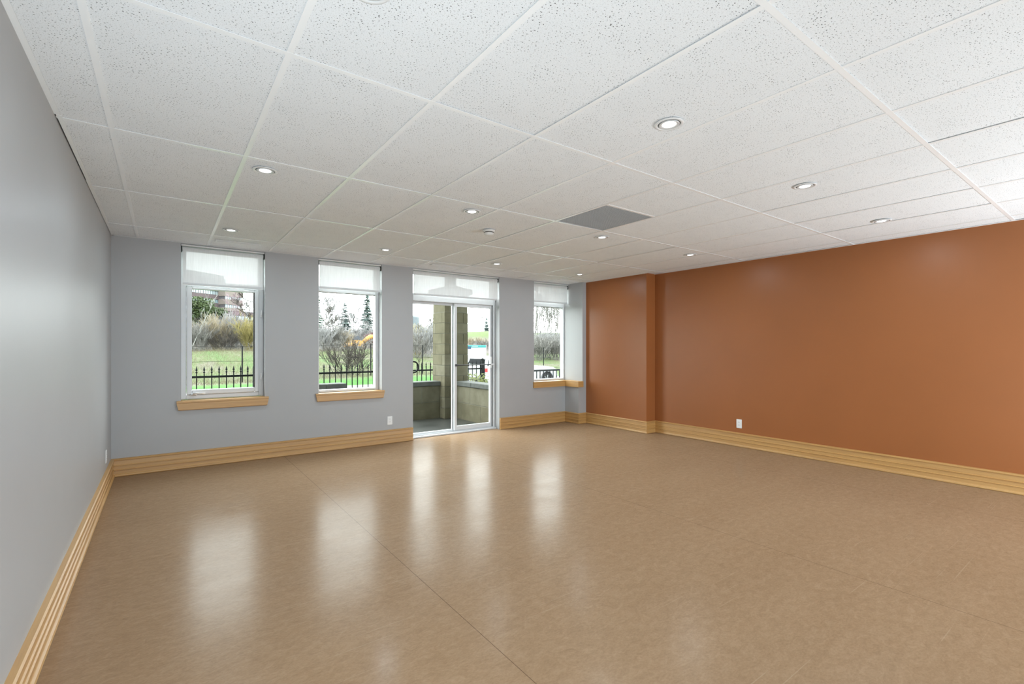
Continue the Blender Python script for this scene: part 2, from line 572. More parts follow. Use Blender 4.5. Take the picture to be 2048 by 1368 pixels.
def struct(o, label, cat):
    o['kind'] = 'structure'
    return tag(o, label, cat)


def copy_tree(o, parent=None, loc=None):
    c_ = o.copy()
    COL.objects.link(c_)
    c_.parent = parent
    if loc is not None:
        c_.location = loc
    for ch in o.children:
        copy_tree(ch, c_)
    return c_


def inst(name, me, loc, parent):
    o = bpy.data.objects.new(name, me)
    COL.objects.link(o)
    pw = wloc(parent)
    o.location = (loc[0] - pw[0], loc[1] - pw[1], loc[2] - pw[2])
    o.parent = parent
    return o


# ================================================================== ROOM SHELL
struct(MB().box((XL - 0.2, YF - 0.2, -0.12), (XR + 0.2, YO, 0.0)).build('floor', 'linoleum'),
       'scuffed brown marbled linoleum floor reflecting the windows', 'floor')

# back wall with four openings
W1 = (0.146, 0.962); W2 = (1.563, 2.384); D1 = (2.838, 4.322); W3 = (5.033, 5.834)
SILL, TOPO = 0.728, 2.428
b = MB()
xs = [XL - 0.2, *W1, *W2, *D1, *W3, XR + 0.2]
for i in range(0, len(xs), 2):
    b.box((xs[i], YB, -0.1), (xs[i + 1], YO if i < 8 else 6.451, 2.9))
for (x0, x1) in (W1, W2, W3):
    b.box((x0, YB, -0.1), (x1, YO, 0.70))
for (x0, x1) in (W1, W2, D1, W3):
    b.box((x0, YB, TOPO), (x1, YO, 2.9))
struct(b.build('wall_back', 'wall_grey_paint'), 'grey painted wall with three windows and a glass patio door', 'wall')
struct(MB().box((XL - 0.2, YF - 0.2, -0.1), (XL, YB, 2.9)).build('wall_left', 'wall_grey_paint'),
       'long pale grey painted wall running along the left side', 'wall')
struct(MB().box((XL, YF - 0.2, -0.1), (XR, YF, 2.9)).build('wall_front', 'wall_white_paint'),
       'white painted wall behind the camera', 'wall')
b = MB().box((XR, YF, -0.1), (XR + 0.2, YB, 2.9))
b.box((5.92, 4.62, -0.1), (XR, YB, 2.9))
struct(b.build('wall_right', 'wall_orange_paint'), 'burnt orange accent wall with a shallow projecting pilaster', 'wall')
b = MB().box((5.834, 5.90, -0.1), (5.92, YB, 2.9))
b.box((5.739, 5.90, -0.1), (5.834, YB, 0.70))
struct(b.build('wall_corner', 'wall_grey_paint'), 'narrow grey corner column beside the right-hand window', 'wall')

# ---- ceiling: deck, tees, tiles
ceil = struct(MB().box((XL - 0.2, YF - 0.2, 2.78), (XR + 0.2, YB + 0.2, 2.9)).build('ceiling', 'deck_grey'),
              'white suspended ceiling of speckled mineral fibre tiles in a metal grid', 'ceiling')
rng = random.Random(5)
colx = [COL0 + TS * i for i in range(0, 11)]
rowy = [ROW0 + TL * k for k in range(-4, 5)]
xe = [XL] + colx + [XR]
ye = [YF] + rowy + [YB]
TW = 0.012
tee_me = {}


def tee_mesh(lx, ly):
    key = (round(lx, 3), round(ly, 3))
    if key not in tee_me:
        b_ = MB()
        b_.box((-lx / 2, -ly / 2, 0), (lx / 2, ly / 2, 0.0025))
        if lx > ly: b_.box((-lx / 2, -0.0012, 0.0025), (lx / 2, 0.0012, 0.03))
        else: b_.box((-0.0012, -ly / 2, 0.0025), (0.0012, ly / 2, 0.03))
        tee_me[key] = b_.mesh('tee', 'tee_paint')
    return tee_me[key]


for y in rowy:
    inst('main_tee', tee_mesh(XR - XL - 0.004, 2 * TW), ((XL + XR) / 2, y, ZC - 0.0035), ceil)
for x in colx:
    for j in range(len(ye) - 1):
        L = ye[j + 1] - ye[j] - (TW if j in (0, len(ye) - 2) else 2 * TW)
        yc = (ye[j] + ye[j + 1]) / 2
        inst('cross_tee', tee_mesh(2 * TW, L), (x, yc, ZC - 0.003), ceil)
inst('cross_tee', tee_mesh(TS - 2 * TW, 2 * TW), (COL0 + 5.5 * TS, 2.598, ZC - 0.003), ceil)
# wall angle round the edge
for (a, c_) in (((XL, YF), (XL + 0.022, 3.17)), ((XL + 0.006, 3.175), (XL + 0.026, 4.3)), ((XL + 0.003, 4.3), (XL + 0.024, YB)), ((XR - 0.022, YF), (XR, 4.62)), ((XL, YB - 0.022), (5.834, YB)), ((5.90, 4.60), (5.92, 5.9))):
    MB().box((a[0], a[1], ZC - 0.0045), (c_[0], c_[1], ZC - 0.002)).build('wall_angle', 'tee_paint', ceil)
tile_me = {}
for i in range(len(xe) - 1):
    for j in range(len(ye) - 1):
        x0, x1 = xe[i] + (0.012 if i == 0 else 0.004), xe[i + 1] - 0.004
        y0, y1 = ye[j] + 0.004, ye[j + 1] - 0.004
        if abs(xe[i] - (COL0 + 5 * TS)) < 0.01 and abs(ye[j] - (ROW0 + TL)) < 0.01:
            y1 = 2.594
        key = (round(x1 - x0, 3), round(y1 - y0, 3))
        if key not in tile_me:
            hx, hy = (x1 - x0) / 2, (y1 - y0) / 2
            tile_me[key] = MB().bevbox((-hx, -hy, 0), (hx, hy, 0.016), 0.002).mesh('tile', 'ceiling_tile')
        lift = rng.choice([0, 0, 0, 0.0006, 0.0012, 0.0025])
        t = inst('ceiling_tile', tile_me[key], ((x0 + x1) / 2, (y0 + y1) / 2, ZC + lift), ceil)
        t.rotation_euler = (rng.uniform(-1, 1) * 0.0008, rng.uniform(-1, 1) * 0.0016, 0)

# ---- baseboards
def bprof(s=1.0):
    pts = [(0, 0.002), (0.031, 0.002), (0.033, 0.010), (0.030, 0.020), (0.021, 0.024),
           (0.019, 0.028), (0.019, 0.060), (0.0255, 0.064), (0.0255, 0.070), (0.019, 0.073),
           (0.019, 0.104), (0.0255, 0.108), (0.0255, 0.114), (0.019, 0.117),
           (0.018, 0.160), (0.028, 0.164), (0.029, 0.173), (0.022, 0.179), (0, 0.182)]
    return pts


MX = ['maple_along_x', 'maple_along_y']
# travel so that the room lies to the left of the path
struct(MB().sweep([(D1[0] - 0.006, YB), (XL + 0.0, YB)], bprof(), [0]).build('baseboard_back', MX),
       'honey maple baseboard under the two left-hand windows', 'baseboard')
struct(MB().sweep([(XL, YB - 0.001), (XL, YF)], bprof(), [1]).build('baseboard_left', MX),
       'pale maple baseboard along the grey left wall', 'baseboard')
struct(MB().sweep([(XR, YF), (XR, 4.62), (5.92, 4.62), (5.92, 5.90), (5.739, 5.90), (5.739, YB), (D1[1] + 0.006, YB)],
                  bprof(), [1, 0, 1, 0, 1, 0]).build('baseboard_right', MX),
       'maple baseboard wrapping the orange wall, pilaster and grey corner column', 'baseboard')

# ---- window sills
def sill(name, x0, x1, label):
    b_ = MB()
    b_.prismx([(YB - 0.034, SILL - 0.004), (YB - 0.030, SILL), (YG + 0.01, SILL), (YG + 0.01, SILL - 0.02), (YB - 0.0, SILL - 0.02), (YB - 0.0, SILL - 0.100),
               (YB - 0.020, SILL - 0.102), (YB - 0.030, SILL - 0.095), (YB - 0.031, SILL - 0.024), (YB - 0.036, SILL - 0.02)], x0, x1)
    b_.v = [(x + (0.016 if x < (x0 + x1) / 2 else -0.016) * max(0, (SILL - 0.03 - z) / 0.07), y, z) for x, y, z in b_.v]
    # inside the reveal the stool is narrower
    return struct(b_.build(name, MX), label, 'sill')


def sill_split(name, w, x0, x1, label):
    b_ = MB()
    prof = [(YB - 0.034, SILL - 0.004), (YB - 0.030, SILL), (YB - 0.001, SILL), (YB - 0.001, SILL - 0.100),
            (YB - 0.020, SILL - 0.102), (YB - 0.030, SILL - 0.095), (YB - 0.031, SILL - 0.024), (YB - 0.036, SILL - 0.02)]
    b_.prismx(prof, x0, x1)
    b_.v = [(x + (0.016 if x < (x0 + x1) / 2 else -0.016) * max(0, (SILL - 0.03 - z) / 0.07), y, z) for x, y, z in b_.v]
    b_.box((w[0] + 0.001, YB - 0.001, SILL - 0.027), (w[1] - 0.001, YG + 0.0, SILL - 0.0005))
    return struct(b_.build(name, MX), label, 'sill')


sill_split('trim_1', W1, 0.108, 0.996, 'maple sill below the casement window nearest the left wall')
sill_split('trim_2', W2, 1.528, 2.412, 'maple sill below the middle picture window')
b = MB()
b.box((5.01, YB - 0.032, SILL - 0.10), (5.735, YB - 0.001, SILL), 0)
b.box((W3[0] + 0.001, YB - 0.001, SILL - 0.027), (W3[1] - 0.001, YG, SILL - 0.0005), 0)
b.box((5.708, 5.872, SILL - 0.10), (5.7385, YB - 0.0005, SILL + 0.0008), 1)
b.box((5.7385, 5.872, SILL - 0.10), (5.832, 5.8995, SILL + 0.0008), 0)
b.box((5.7385, 5.8995, SILL - 0.027), (5.8335, YB, SILL + 0.0008), 1)
struct(b.build('trim_3', MX), 'maple sill of the right-hand window turning along the corner column', 'sill')

# ================================================================== WINDOWS AND DOOR
def rect_frame(b_, x0, x1, z0, z1, y0, y1, l, r, bt, t, bev=0.004):
    b_.bevbox((x0, y0, z0), (x0 + l, y1, z1), bev)
    b_.bevbox((x1 - r, y0, z0), (x1, y1, z1), bev)
    b_.bevbox((x0 + l, y0, z0), (x1 - r, y1, z0 + bt), bev)
    b_.bevbox((x0 + l, y0, z1 - t), (x1 - r, y1, z1), bev)
    return b_


def pane(parent, x0, x1, z0, z1, y):
    return MB().box((x0, y, z0), (x1, y + 0.006, z1)).build('glass_pane', 'window_glass', parent)


# casement window 1
w = struct(empty('window_1', ((W1[0] + W1[1]) / 2, YG, SILL)), 'white vinyl casement window with crank handle nearest the left wall', 'window')
b = rect_frame(MB(), W1[0] + 0.001, W1[1] - 0.001, SILL, TOPO - 0.001, YG, YG + 0.09, 0.05, 0.05, 0.05, 0.045)
b.bevbox((W1[0] + 0.05, YG, 1.985), (W1[1] - 0.05, YG + 0.09, 2.045), 0.004)
b.build('frame', 'white_vinyl', w)
s = rect_frame(MB(), 0.200, 0.914, SILL + 0.052, 1.983, YG - 0.012, YG + 0.05, 0.049, 0.046, 0.054, 0.028, 0.006).build('sash', 'white_vinyl', w)
pane(s, 0.249, 0.868, 0.834, 1.955, YG + 0.02)
b = MB().box((0.856, YG - 0.002, 0.834), (0.868, YG + 0.019, 1.955))
b.box((0.249, YG + 0.012, 0.834), (0.2515, YG + 0.019, 1.955))
b.build('gasket', 'black_gasket', s)
pane(w, W1[0] + 0.051, W1[1] - 0.051, 2.046, TOPO - 0.047, YG + 0.03)
h = MB()
h.bevbox((0.235, YG - 0.035, 0.772), (0.295, YG - 0.001, 0.797), 0.006)
h.tube([(0.262, YG - 0.033, 0.792), (0.285, YG - 0.048, 0.800), (0.34, YG - 0.05, 0.796), (0.372, YG - 0.045, 0.790)], [0.009, 0.008, 0.007, 0.009], 8)
h.build('crank_handle', 'white_metal', w, True)
for z in (0.96, 1.70):
    h = MB().bevbox((0.928, YG - 0.022, z - 0.035), (0.948, YG - 0.001, z + 0.035), 0.004)
    h.bevbox((0.932, YG - 0.034, z - 0.01), (0.944, YG - 0.022, z + 0.05), 0.003)
    h.build('latch', 'white_metal', w)

# picture window 2
w = struct(empty('window_2', ((W2[0] + W2[1]) / 2, YG, SILL)), 'white framed picture window between the casement and the patio door', 'window')
b = rect_frame(MB(), W2[0] + 0.001, W2[1] - 0.001, SILL, TOPO - 0.001, YG, YG + 0.09, 0.036, 0.044, 0.032, 0.04)
b.bevbox((W2[0] + 0.036, YG, 2.022), (W2[1] - 0.044, YG + 0.09, 2.095), 0.004)
b.build('frame', 'white_vinyl', w)
pane(w, W2[0] + 0.037, W2[1] - 0.045, SILL + 0.033, 2.021, YG + 0.04)
pane(w, W2[0] + 0.037, W2[1] - 0.045, 2.096, TOPO - 0.042, YG + 0.04)
MB().box((W2[0] + 0.0365, YG + 0.034, SILL + 0.0325), (W2[0] + 0.0415, YG + 0.039, 2.0215)).box((W2[0] + 0.0415, YG + 0.034, 2.016), (W2[1] - 0.0445, YG + 0.039, 2.0215)).build('gasket', 'charcoal_metal', w)

# picture window 3
w = struct(empty('window_3', ((W3[0] + W3[1]) / 2, YG, SILL)), 'narrow white framed window beside the grey corner column', 'window')
b = rect_frame(MB(), W3[0] + 0.001, W3[1] - 0.001, SILL, TOPO - 0.001, YG, YG + 0.09, 0.04, 0.026, 0.032, 0.04)
b.bevbox((W3[0] + 0.04, YG, 2.022), (W3[1] - 0.026, YG + 0.09, 2.115), 0.004)
b.build('frame', 'white_vinyl', w)
pane(w, W3[0] + 0.041, W3[1] - 0.027, SILL + 0.033, 2.021, YG + 0.04)
pane(w, W3[0] + 0.041, W3[1] - 0.027, 2.116, TOPO - 0.042, YG + 0.04)
MB().box((W3[0] + 0.0405, YG + 0.034, SILL + 0.0325), (W3[0] + 0.0455, YG + 0.039, 2.0215)).box((W3[0] + 0.0455, YG + 0.034, 2.016), (W3[1] - 0.0265, YG + 0.039, 2.0215)).build('gasket', 'charcoal_metal', w)

# patio door
d = struct(empty('door_1', ((D1[0] + D1[1]) / 2, YG, 0)), 'white sliding glass patio door with a dark security bar', 'door')
b = MB()
b.bevbox((D1[0] + 0.001, YG, 0.001), (D1[0] + 0.052, YG + 0.13, TOPO - 0.001), 0.004)
b.bevbox((D1[1] - 0.036, YG, 0.001), (D1[1] - 0.001, YG + 0.13, TOPO - 0.001), 0.004)
b.bevbox((D1[0] + 0.052, YG, 1.985), (D1[1] - 0.036, YG + 0.13, 2.09), 0.004)
b.bevbox((D1[0] + 0.052, YG, TOPO - 0.045), (D1[1] - 0.036, YG + 0.13, TOPO - 0.001), 0.004)
b.build('frame', 'white_vinyl', d)
b = MB().bevbox((D1[0] + 0.002, YG - 0.05, 0.001), (D1[1] - 0.002, YG + 0.13, 0.022), 0.004)
b.box((D1[0] + 0.052, YG + 0.012, 0.022), (D1[1] - 0.036, YG + 0.02, 0.036))
b.box((D1[0] + 0.052, YG + 0.060, 0.022), (D1[1] - 0.036, YG + 0.066, 0.036))
b.build('threshold', 'aluminium', d)
fx = rect_frame(MB(), D1[0] + 0.053, 3.622, 0.024, 1.984, YG + 0.066, YG + 0.105, 0.012, 0.05, 0.03, 0.036, 0.003).build('fixed_panel', 'white_vinyl', d)
pane(fx, D1[0] + 0.066, 3.571, 0.056, 1.947, YG + 0.08)
MB().box((3.5665, YG + 0.062, 0.055), (3.5715, YG + 0.0655, 1.947)).build('gasket', 'charcoal_metal', fx)
sl = rect_frame(MB(), 3.585, 4.270, 0.036, 1.984, YG + 0.020, YG + 0.058, 0.042, 0.036, 0.066, 0.05, 0.004).build('sliding_panel', 'white_vinyl', d)
pane(sl, 3.628, 4.233, 0.103, 1.933, YG + 0.036)
MB().box((4.2715, YG + 0.03, 0.036), (4.2845, YG + 0.06, 1.984)).build('gasket', 'black_gasket', d)
MB().bevbox((4.236, YG + 0.004, 0.98), (4.266, YG + 0.0195, 1.16), 0.004).build('pull_handle', 'white_metal', sl)
sb = MB().tube([(3.632, YG + 0.006, 1.036), (4.235, YG + 0.006, 1.036)], 0.009, 10).build('security_bar', 'charcoal_metal', d)
MB().bevbox((3.590, YG - 0.004, 1.018), (3.632, YG + 0.018, 1.054), 0.004).build('bar_end', 'charcoal_metal', sb)
MB().bevbox((4.236, YG - 0.006, 1.022), (4.30, YG - 0.0005, 1.050), 0.002).build('bar_bracket', 'white_metal', sb)
pane(d, D1[0] + 0.053, D1[1] - 0.037, 2.091, TOPO - 0.046, YG + 0.06)

# ---- roller blinds
def roller_blind(x0, x1, zb, label):
    t_ = tag(empty('roller_blind', ((x0 + x1) / 2, YB + 0.05, zb)), label, 'blind', 'rolled-up roller blinds over the windows')
    b_ = MB().bevbox((x0, YB + 0.012, TOPO - 0.018), (x1, YB + 0.090, TOPO - 0.001), 0.004)
    b_.build('headrail', 'white_metal', t_)
    ro = MB()
    ro.tube([(x0 + 0.012, YB + 0.052, TOPO - 0.048), (x1 - 0.012, YB + 0.052, TOPO - 0.048)], 0.027, 16)
    ro.build('fabric_roll', 'shade_cloth', t_, False)
    MB().add([(x0 + 0.016, YB + 0.0255, zb + 0.012), (x1 - 0.016, YB + 0.0255, zb + 0.012), (x1 - 0.016, YB + 0.0255, TOPO - 0.045), (x0 + 0.016, YB + 0.0255, TOPO - 0.045)], [(0, 1, 2, 3)]).build('fabric', 'shade_cloth', t_)
    MB().bevbox((x0 + 0.016, YB + 0.020, zb), (x1 - 0.016, YB + 0.031, zb + 0.022), 0.004).build('hem_bar', 'white_vinyl', t_)
    for (a_, c_) in ((x0 + 0.001, x0 + 0.009), (x1 - 0.009, x1 - 0.001)):
        MB().bevbox((a_, YB + 0.022, TOPO - 0.082), (c_, YB + 0.082, TOPO - 0.0185), 0.003).build('bracket', 'dark_bracket', t_)
    return t_


roller_blind(W1[0] + 0.003, W1[1] - 0.003, 1.99, 'sheer white roller blind at the top of the casement window')
roller_blind(W2[0] + 0.003, W2[1] - 0.003, 2.055, 'sheer white roller blind at the top of the middle picture window')
roller_blind(D1[0] + 0.003, D1[1] - 0.003, 2.060, 'wide sheer white roller blind above the sliding patio door')
roller_blind(W3[0] + 0.003, W3[1] - 0.003, 2.085, 'sheer white roller blind above the narrow window by the corner column')

# ================================================================== CEILING FITTINGS
def make_downlight():
    t_ = empty('recessed_downlight', (0, 0, ZC))
    MB().ring([(0.073, -0.0042), (0.072, -0.0068), (0.064, -0.0085), (0.056, -0.0075), (0.055, -0.0042)], (0, 0, ZC), 32).build('trim_ring', 'white_metal', t_, True)
    MB().lathe([(0.0555, -0.0052), (0.0555, -0.0044)], (0, 0, ZC), 32).build('painted_gap_shade', 'dark_bracket', t_)  # flat dark disc, paints the shade of a recess round the gimbal
    g_ = MB().ring([(0.051, -0.0055), (0.051, -0.0095), (0.047, -0.011), (0.036, -0.0075), (0.034, -0.0055)], (0, 0, ZC), 32).build('gimbal_ring', 'aluminium', t_, True)
    MB().lathe([(0.0335, -0.0056), (0.0335, -0.0065), (0.020, -0.0085), (0.0, -0.0092)], (0, 0, ZC), 24).build('bulb', 'bulb_glow', t_, True)
    return t_


def lamp(t_, loc):
    ld = bpy.data.lights.new('downlight_beam', 'AREA')
    ld.shape = 'DISK'
    ld.size = 0.066
    ld.energy = LAMP_W
    ld.color = (0.79, 0.925, 1.0)
    lo = bpy.data.objects.new('downlight_beam', ld)
    COL.objects.link(lo)
    lo.parent = t_
    lo.location = (0, 0, -0.013)
    return lo


lx = [0.522, 2.067, 3.626, 5.175]
ly = [5.295, 3.385, 1.472, -0.44, -2.35, -4.26]
DL = {
    (0, 0): 'small recessed downlight above the casement window by the slot diffuser',
    (1, 0): 'recessed downlight above the middle picture window',
    (2, 0): 'recessed downlight above the sliding patio door',
    (3, 0): 'farthest recessed downlight, near the orange pilaster and the right-hand window',
    (0, 1): 'recessed downlight nearest the left wall in the middle ceiling row',
    (1, 1): 'recessed downlight next to the smoke detector, left of the dark grille',
    (2, 1): 'recessed downlight just beyond the dark square return grille',
    (3, 1): 'recessed downlight over the start of the orange wall beside the pilaster',
    (1, 2): 'largest recessed downlight, nearest the camera',
    (2, 2): 'recessed downlight right of the dark grille, second in the nearest row',
    (3, 2): 'recessed downlight close to the orange wall in the nearest row',
}
proto = make_downlight()
lamp(proto, None)
first = True
for j, y in enumerate(ly):
    for i, x in enumerate(lx):
        t = proto if first else copy_tree(proto)
        first = False
        t.location = (x, y, ZC)
        tag(t, DL.get((i, j), 'recessed downlight in the part of the ceiling behind the camera'), 'downlight', 'recessed downlights in the tiled ceiling')

# smoke detector
t = tag(empty('smoke_detector', (2.531, 3.83, ZC)), 'round white smoke detector hanging under the ceiling tile', 'smoke detector')
MB().lathe([(0.060, -0.0045), (0.061, -0.012), (0.058, -0.022), (0.050, -0.024)], (2.531, 3.83, ZC), 32).build('base', 'detector_plastic', t, True)
MB().lathe([(0.047, -0.0245), (0.047, -0.031)], (2.531, 3.83, ZC), 32).build('vent_slot', 'slot_dark', t)
MB().lathe([(0.049, -0.0312), (0.049, -0.036), (0.040, -0.048), (0.024, -0.054), (0.0, -0.056)], (2.531, 3.83, ZC), 32).build('cover', 'detector_plastic', t, True)

# return air grille
gx0, gx1, gy0, gy1 = COL0 + 5 * TS + 0.014, COL0 + 6 * TS - 0.014, 2.612, ROW0 + 2 * TL - 0.014
t = tag(empty('return_grille', ((gx0 + gx1) / 2, (gy0 + gy1) / 2, ZC)), 'dark grey square egg-crate return grille set in the ceiling grid', 'grille')
b = MB()
n = 42
for k in range(n + 1):
    x = gx0 + 0.006 + (gx1 - gx0 - 0.012) * k / n
    b.box((x - 0.0011, gy0 + 0.004, ZC + 0.001), (x + 0.0011, gy1 - 0.004, ZC + 0.013))
for k in range(n + 1):
    y = gy0 + 0.006 + (gy1 - gy0 - 0.012) * k / n
    b.box((gx0 + 0.004, y - 0.0011, ZC + 0.001), (gx1 - 0.004, y + 0.0011, ZC + 0.013))
o = b.build('eggcrate_core', 'grille_paint', t)
o['kind'] = 'stuff'
rect = MB()
rect.box((gx0, gy0, ZC), (gx0 + 0.006, gy1, ZC + 0.014)).box((gx1 - 0.006, gy0, ZC), (gx1, gy1, ZC + 0.014))
rect.box((gx0 + 0.006, gy0, ZC), (gx1 - 0.006, gy0 + 0.006, ZC + 0.014)).box((gx0 + 0.006, gy1 - 0.006, ZC), (gx1 - 0.006, gy1, ZC + 0.014))
rect.build('rim', 'grille_paint', t)
MB().box((gx0, gy0, ZC + 0.028), (gx1, gy1, ZC + 0.034)).build('duct_lining', 'deck_grey', t)

# slot diffusers
for (x0, x1, y, lab) in ((0.436, 0.862, 5.885, 'white linear slot diffuser in the ceiling above the casement window'),
                         (2.93, 3.36, 5.87, 'white linear slot diffuser in the ceiling above the patio door'),
                         (5.29, 5.70, 5.90, 'white linear slot diffuser in the ceiling by the grey corner column')):
    t = tag(empty('slot_diffuser', ((x0 + x1) / 2, y, ZC)), lab, 'air diffuser', 'linear slot diffusers along the window wall')
    b = MB()
    b.bevbox((x0, y - 0.046, ZC - 0.0075), (x1, y - 0.027, ZC - 0.0005), 0.002)
    b.bevbox((x0, y + 0.027, ZC - 0.0075), (x1, y + 0.046, ZC - 0.0005), 0.002)
    b.bevbox((x0, y - 0.027, ZC - 0.0075), (x0 + 0.018, y + 0.027, ZC - 0.0005), 0.002)
    b.bevbox((x1 - 0.018, y - 0.027, ZC - 0.0075), (x1, y + 0.027, ZC - 0.0005), 0.002)
    b.build('frame', 'white_metal', t)
    MB().bevbox((x0 + 0.018, y - 0.006, ZC - 0.0085), (x1 - 0.018, y + 0.004, ZC - 0.002), 0.002).build('blade', 'white_metal', t)
    MB().box((x0 + 0.018, y - 0.027, ZC - 0.0018), (x1 - 0.018, y + 0.027, ZC - 0.0005)).build('slot', 'slot_dark', t)

# ---- floor uplighters added out of view behind the camera to brighten the ceiling
def uplighter(x, y, tilt, turn, watt, label):
    t_ = tag(empty('fill_uplighter', (x, y, 0)), label, 'added lamp', 'added floor uplighters behind the camera')
    MB().lathe([(0.17, 0.001), (0.17, 0.015), (0.03, 0.03), (0.022, 0.05), (0.022, 0.20)], (x, y, 0), 24).build('foot', 'charcoal_metal', t_, True)
    R = Matrix.Rotation(turn, 4, 'Z') @ Matrix.Rotation(tilt, 4, 'X')
    hd = MB().lathe([(0.05, -0.16), (0.10, -0.13), (0.19, -0.02), (0.20, 0.0), (0.192, 0.0), (0.18, -0.015)], (0, 0, 0), 28)
    hd.v = [tuple(R @ Vector(p) + Vector((x, y, 0.34))) for p in hd.v]
    hd.build('bowl', 'charcoal_metal', t_, True)
    ld = bpy.data.lights.new('fill_beam', 'AREA')
    ld.shape = 'DISK'
    ld.size = 0.35
    ld.energy = watt
    ld.color = (0.79, 0.925, 1.0)
    lo = bpy.data.objects.new('fill_beam', ld)
    COL.objects.link(lo)
    lo.parent = t_
    lo.location = tuple(R @ Vector((0, 0, -0.008)) + Vector((0, 0, 0.34)))
    # an area light shines along its own -z
    lo.rotation_euler = (R @ Matrix.Rotation(math.pi, 4, 'X')).to_euler()
    return t_


uplighter(-0.10, 0.40, -0.95, -0.50, 46.0, 'added black bowl uplighter on the floor by the left wall behind the camera')
uplighter(5.55, -1.60, -0.85, 0.06, 140.0, 'added black bowl uplighter on the floor by the orange wall behind the camera')
uplighter(2.60, -1.00, -0.85, -0.30, 26.0, 'added black bowl uplighter on the floor in the middle of the room behind the camera')

# ---- power outlets
def outlet(c_, normal, label):
    """duplex outlet; c_ = centre on the wall, normal = 'x-', 'x+', 'y-'"""
    t_ = tag(empty('power_outlet', c_), label, 'outlet', 'white duplex power outlets')

    def bx(mb, u0, u1, z0, z1, d0, d1, bev=0.0015):
        if normal == 'y-': a_, e_ = (c_[0] + u0, c_[1] - d1, c_[2] + z0), (c_[0] + u1, c_[1] - d0, c_[2] + z1)
        elif normal == 'x-': a_, e_ = (c_[0] - d1, c_[1] + u0, c_[2] + z0), (c_[0] - d0, c_[1] + u1, c_[2] + z1)
        else: a_, e_ = (c_[0] + d0, c_[1] + u0, c_[2] + z0), (c_[0] + d1, c_[1] + u1, c_[2] + z1)
        return mb.bevbox(a_, e_, bev)
    bx(MB(), -0.036, 0.036, -0.058, 0.058, 0.0003, 0.007, 0.003).build('cover_plate', 'plate_white', t_)
    for s_ in (-1, 1):
        r_ = bx(MB(), -0.017, 0.017, s_ * 0.0195 - 0.015, s_ * 0.0195 + 0.015, 0.0071, 0.0095).build('receptacle', 'plate_white', t_)
        sl_ = MB()
        for u in (-0.0065, 0.0065):
            bx(sl_, u - 0.0012, u + 0.0012, s_ * 0.0195 - 0.003, s_ * 0.0195 + 0.007, 0.0095, 0.0098, 0.0001)
        sl_.build('slots', 'slot_dark', r_)
    return t_


outlet((2.495, YB, 0.307), 'y-', 'white power outlet on the grey back wall left of the patio door')
outlet((XR, 3.286, 0.300), 'x-', 'white power outlet low on the orange wall')
outlet((XL, 5.68, 0.309), 'x+', 'white power outlet low on the left wall near the corner')

# ================================================================== OUTSIDE: ground, patio, fences
def hgt(x, y):
    def seg(y_, pts):
        for (a, za), (b_, zb) in zip(pts, pts[1:]):
            if y_ <= b_:
                t_ = max(0.0, (y_ - a) / (b_ - a))
                t_ = t_ * t_ * (3 - 2 * t_)
                return za + (zb - za) * t_
        return pts[-1][1]
    z = seg(y, [(6, -0.14), (9.5, -0.14), (19, -0.45), (31, -0.55), (52, 0.95), (70, 1.35), (95, 3.3), (140, 4.2), (260, 5.0)])
    w_ = max(0.0, min(1.0, (y - 24) / 20))
    z += w_ * 0.16 * (math.sin(x * 0.41 + y * 0.13) + math.sin(x * 0.17 - y * 0.29 + 1.3))
    # the car lot lies in a shallow dip, a green hill closes the view beyond it
    def sm(t_):
        t_ = max(0.0, min(1.0, t_))
        return t_ * t_ * (3 - 2 * t_)
    z -= 0.36 * sm((x - 0.5 * y - 0.5) / 2.5) * sm((y - 11) / 4) * sm((33 - y) / 5)
    z += 2.0 * sm((x - 40) / 25) * sm((y - 78) / 18)
    # parking lot and road side on the right stay low
    k = max(0.0, min(1.0, (x - 18) / 10)) * max(0.0, min(1.0, (60 - y) / 20)) * w_
    return z * (1 - k) + k * (-0.45 + max(0, y - 40) * 0.05)


gx = [-40 + 4 * i for i in range(10)] + [0 + 1.5 * i for i in range(40)] + [60 + 6 * i for i in range(32)]
gy = [YO + 0.01, 8, 9.5] + [11 + 1.5 * i for i in range(30)] + [56 + 4 * i for i in range(20)] + [140 + 15 * i for i in range(10)]
b = MB()
vs = [(x, y, hgt(x, y)) for y in gy for x in gx]
fs = [(j * len(gx) + i, j * len(gx) + i + 1, (j + 1) * len(gx) + i + 1, (j + 1) * len(gx) + i) for j in range(len(gy) - 1) for i in range(len(gx) - 1)]
b.add(vs, fs)
struct(b.build('ground', 'meadow', None, True), 'green lawn rising to rough grass and bare earth outside', 'ground')


def strip(name, pts, mat, lift, label, cat):
    """paved strip following the ground between two polylines"""
    b_ = MB()
    n_ = len(pts)
    vs_ = []
    for (xa, ya, xb, yb) in pts:
        vs_ += [(xa, ya, hgt(xa, ya) + lift), (xb, yb, hgt(xb, yb) + lift)]
    fs_ = [(2 * i, 2 * i + 2, 2 * i + 3, 2 * i + 1) for i in range(n_ - 1)]
    lo = [(x, y, z - 0.15) for x, y, z in vs_]
    b_.add(vs_, fs_)
    k = len(vs_)
    b_.add(vs_ + lo, [(2 * i, 2 * i + k, 2 * i + 2 + k, 2 * i + 2) for i in range(n_ - 1)] + [(2 * i + 1, 2 * i + 3, 2 * i + 3 + k, 2 * i + 1 + k) for i in range(n_ - 1)])
    return struct(b_.build(name, mat), label, cat)


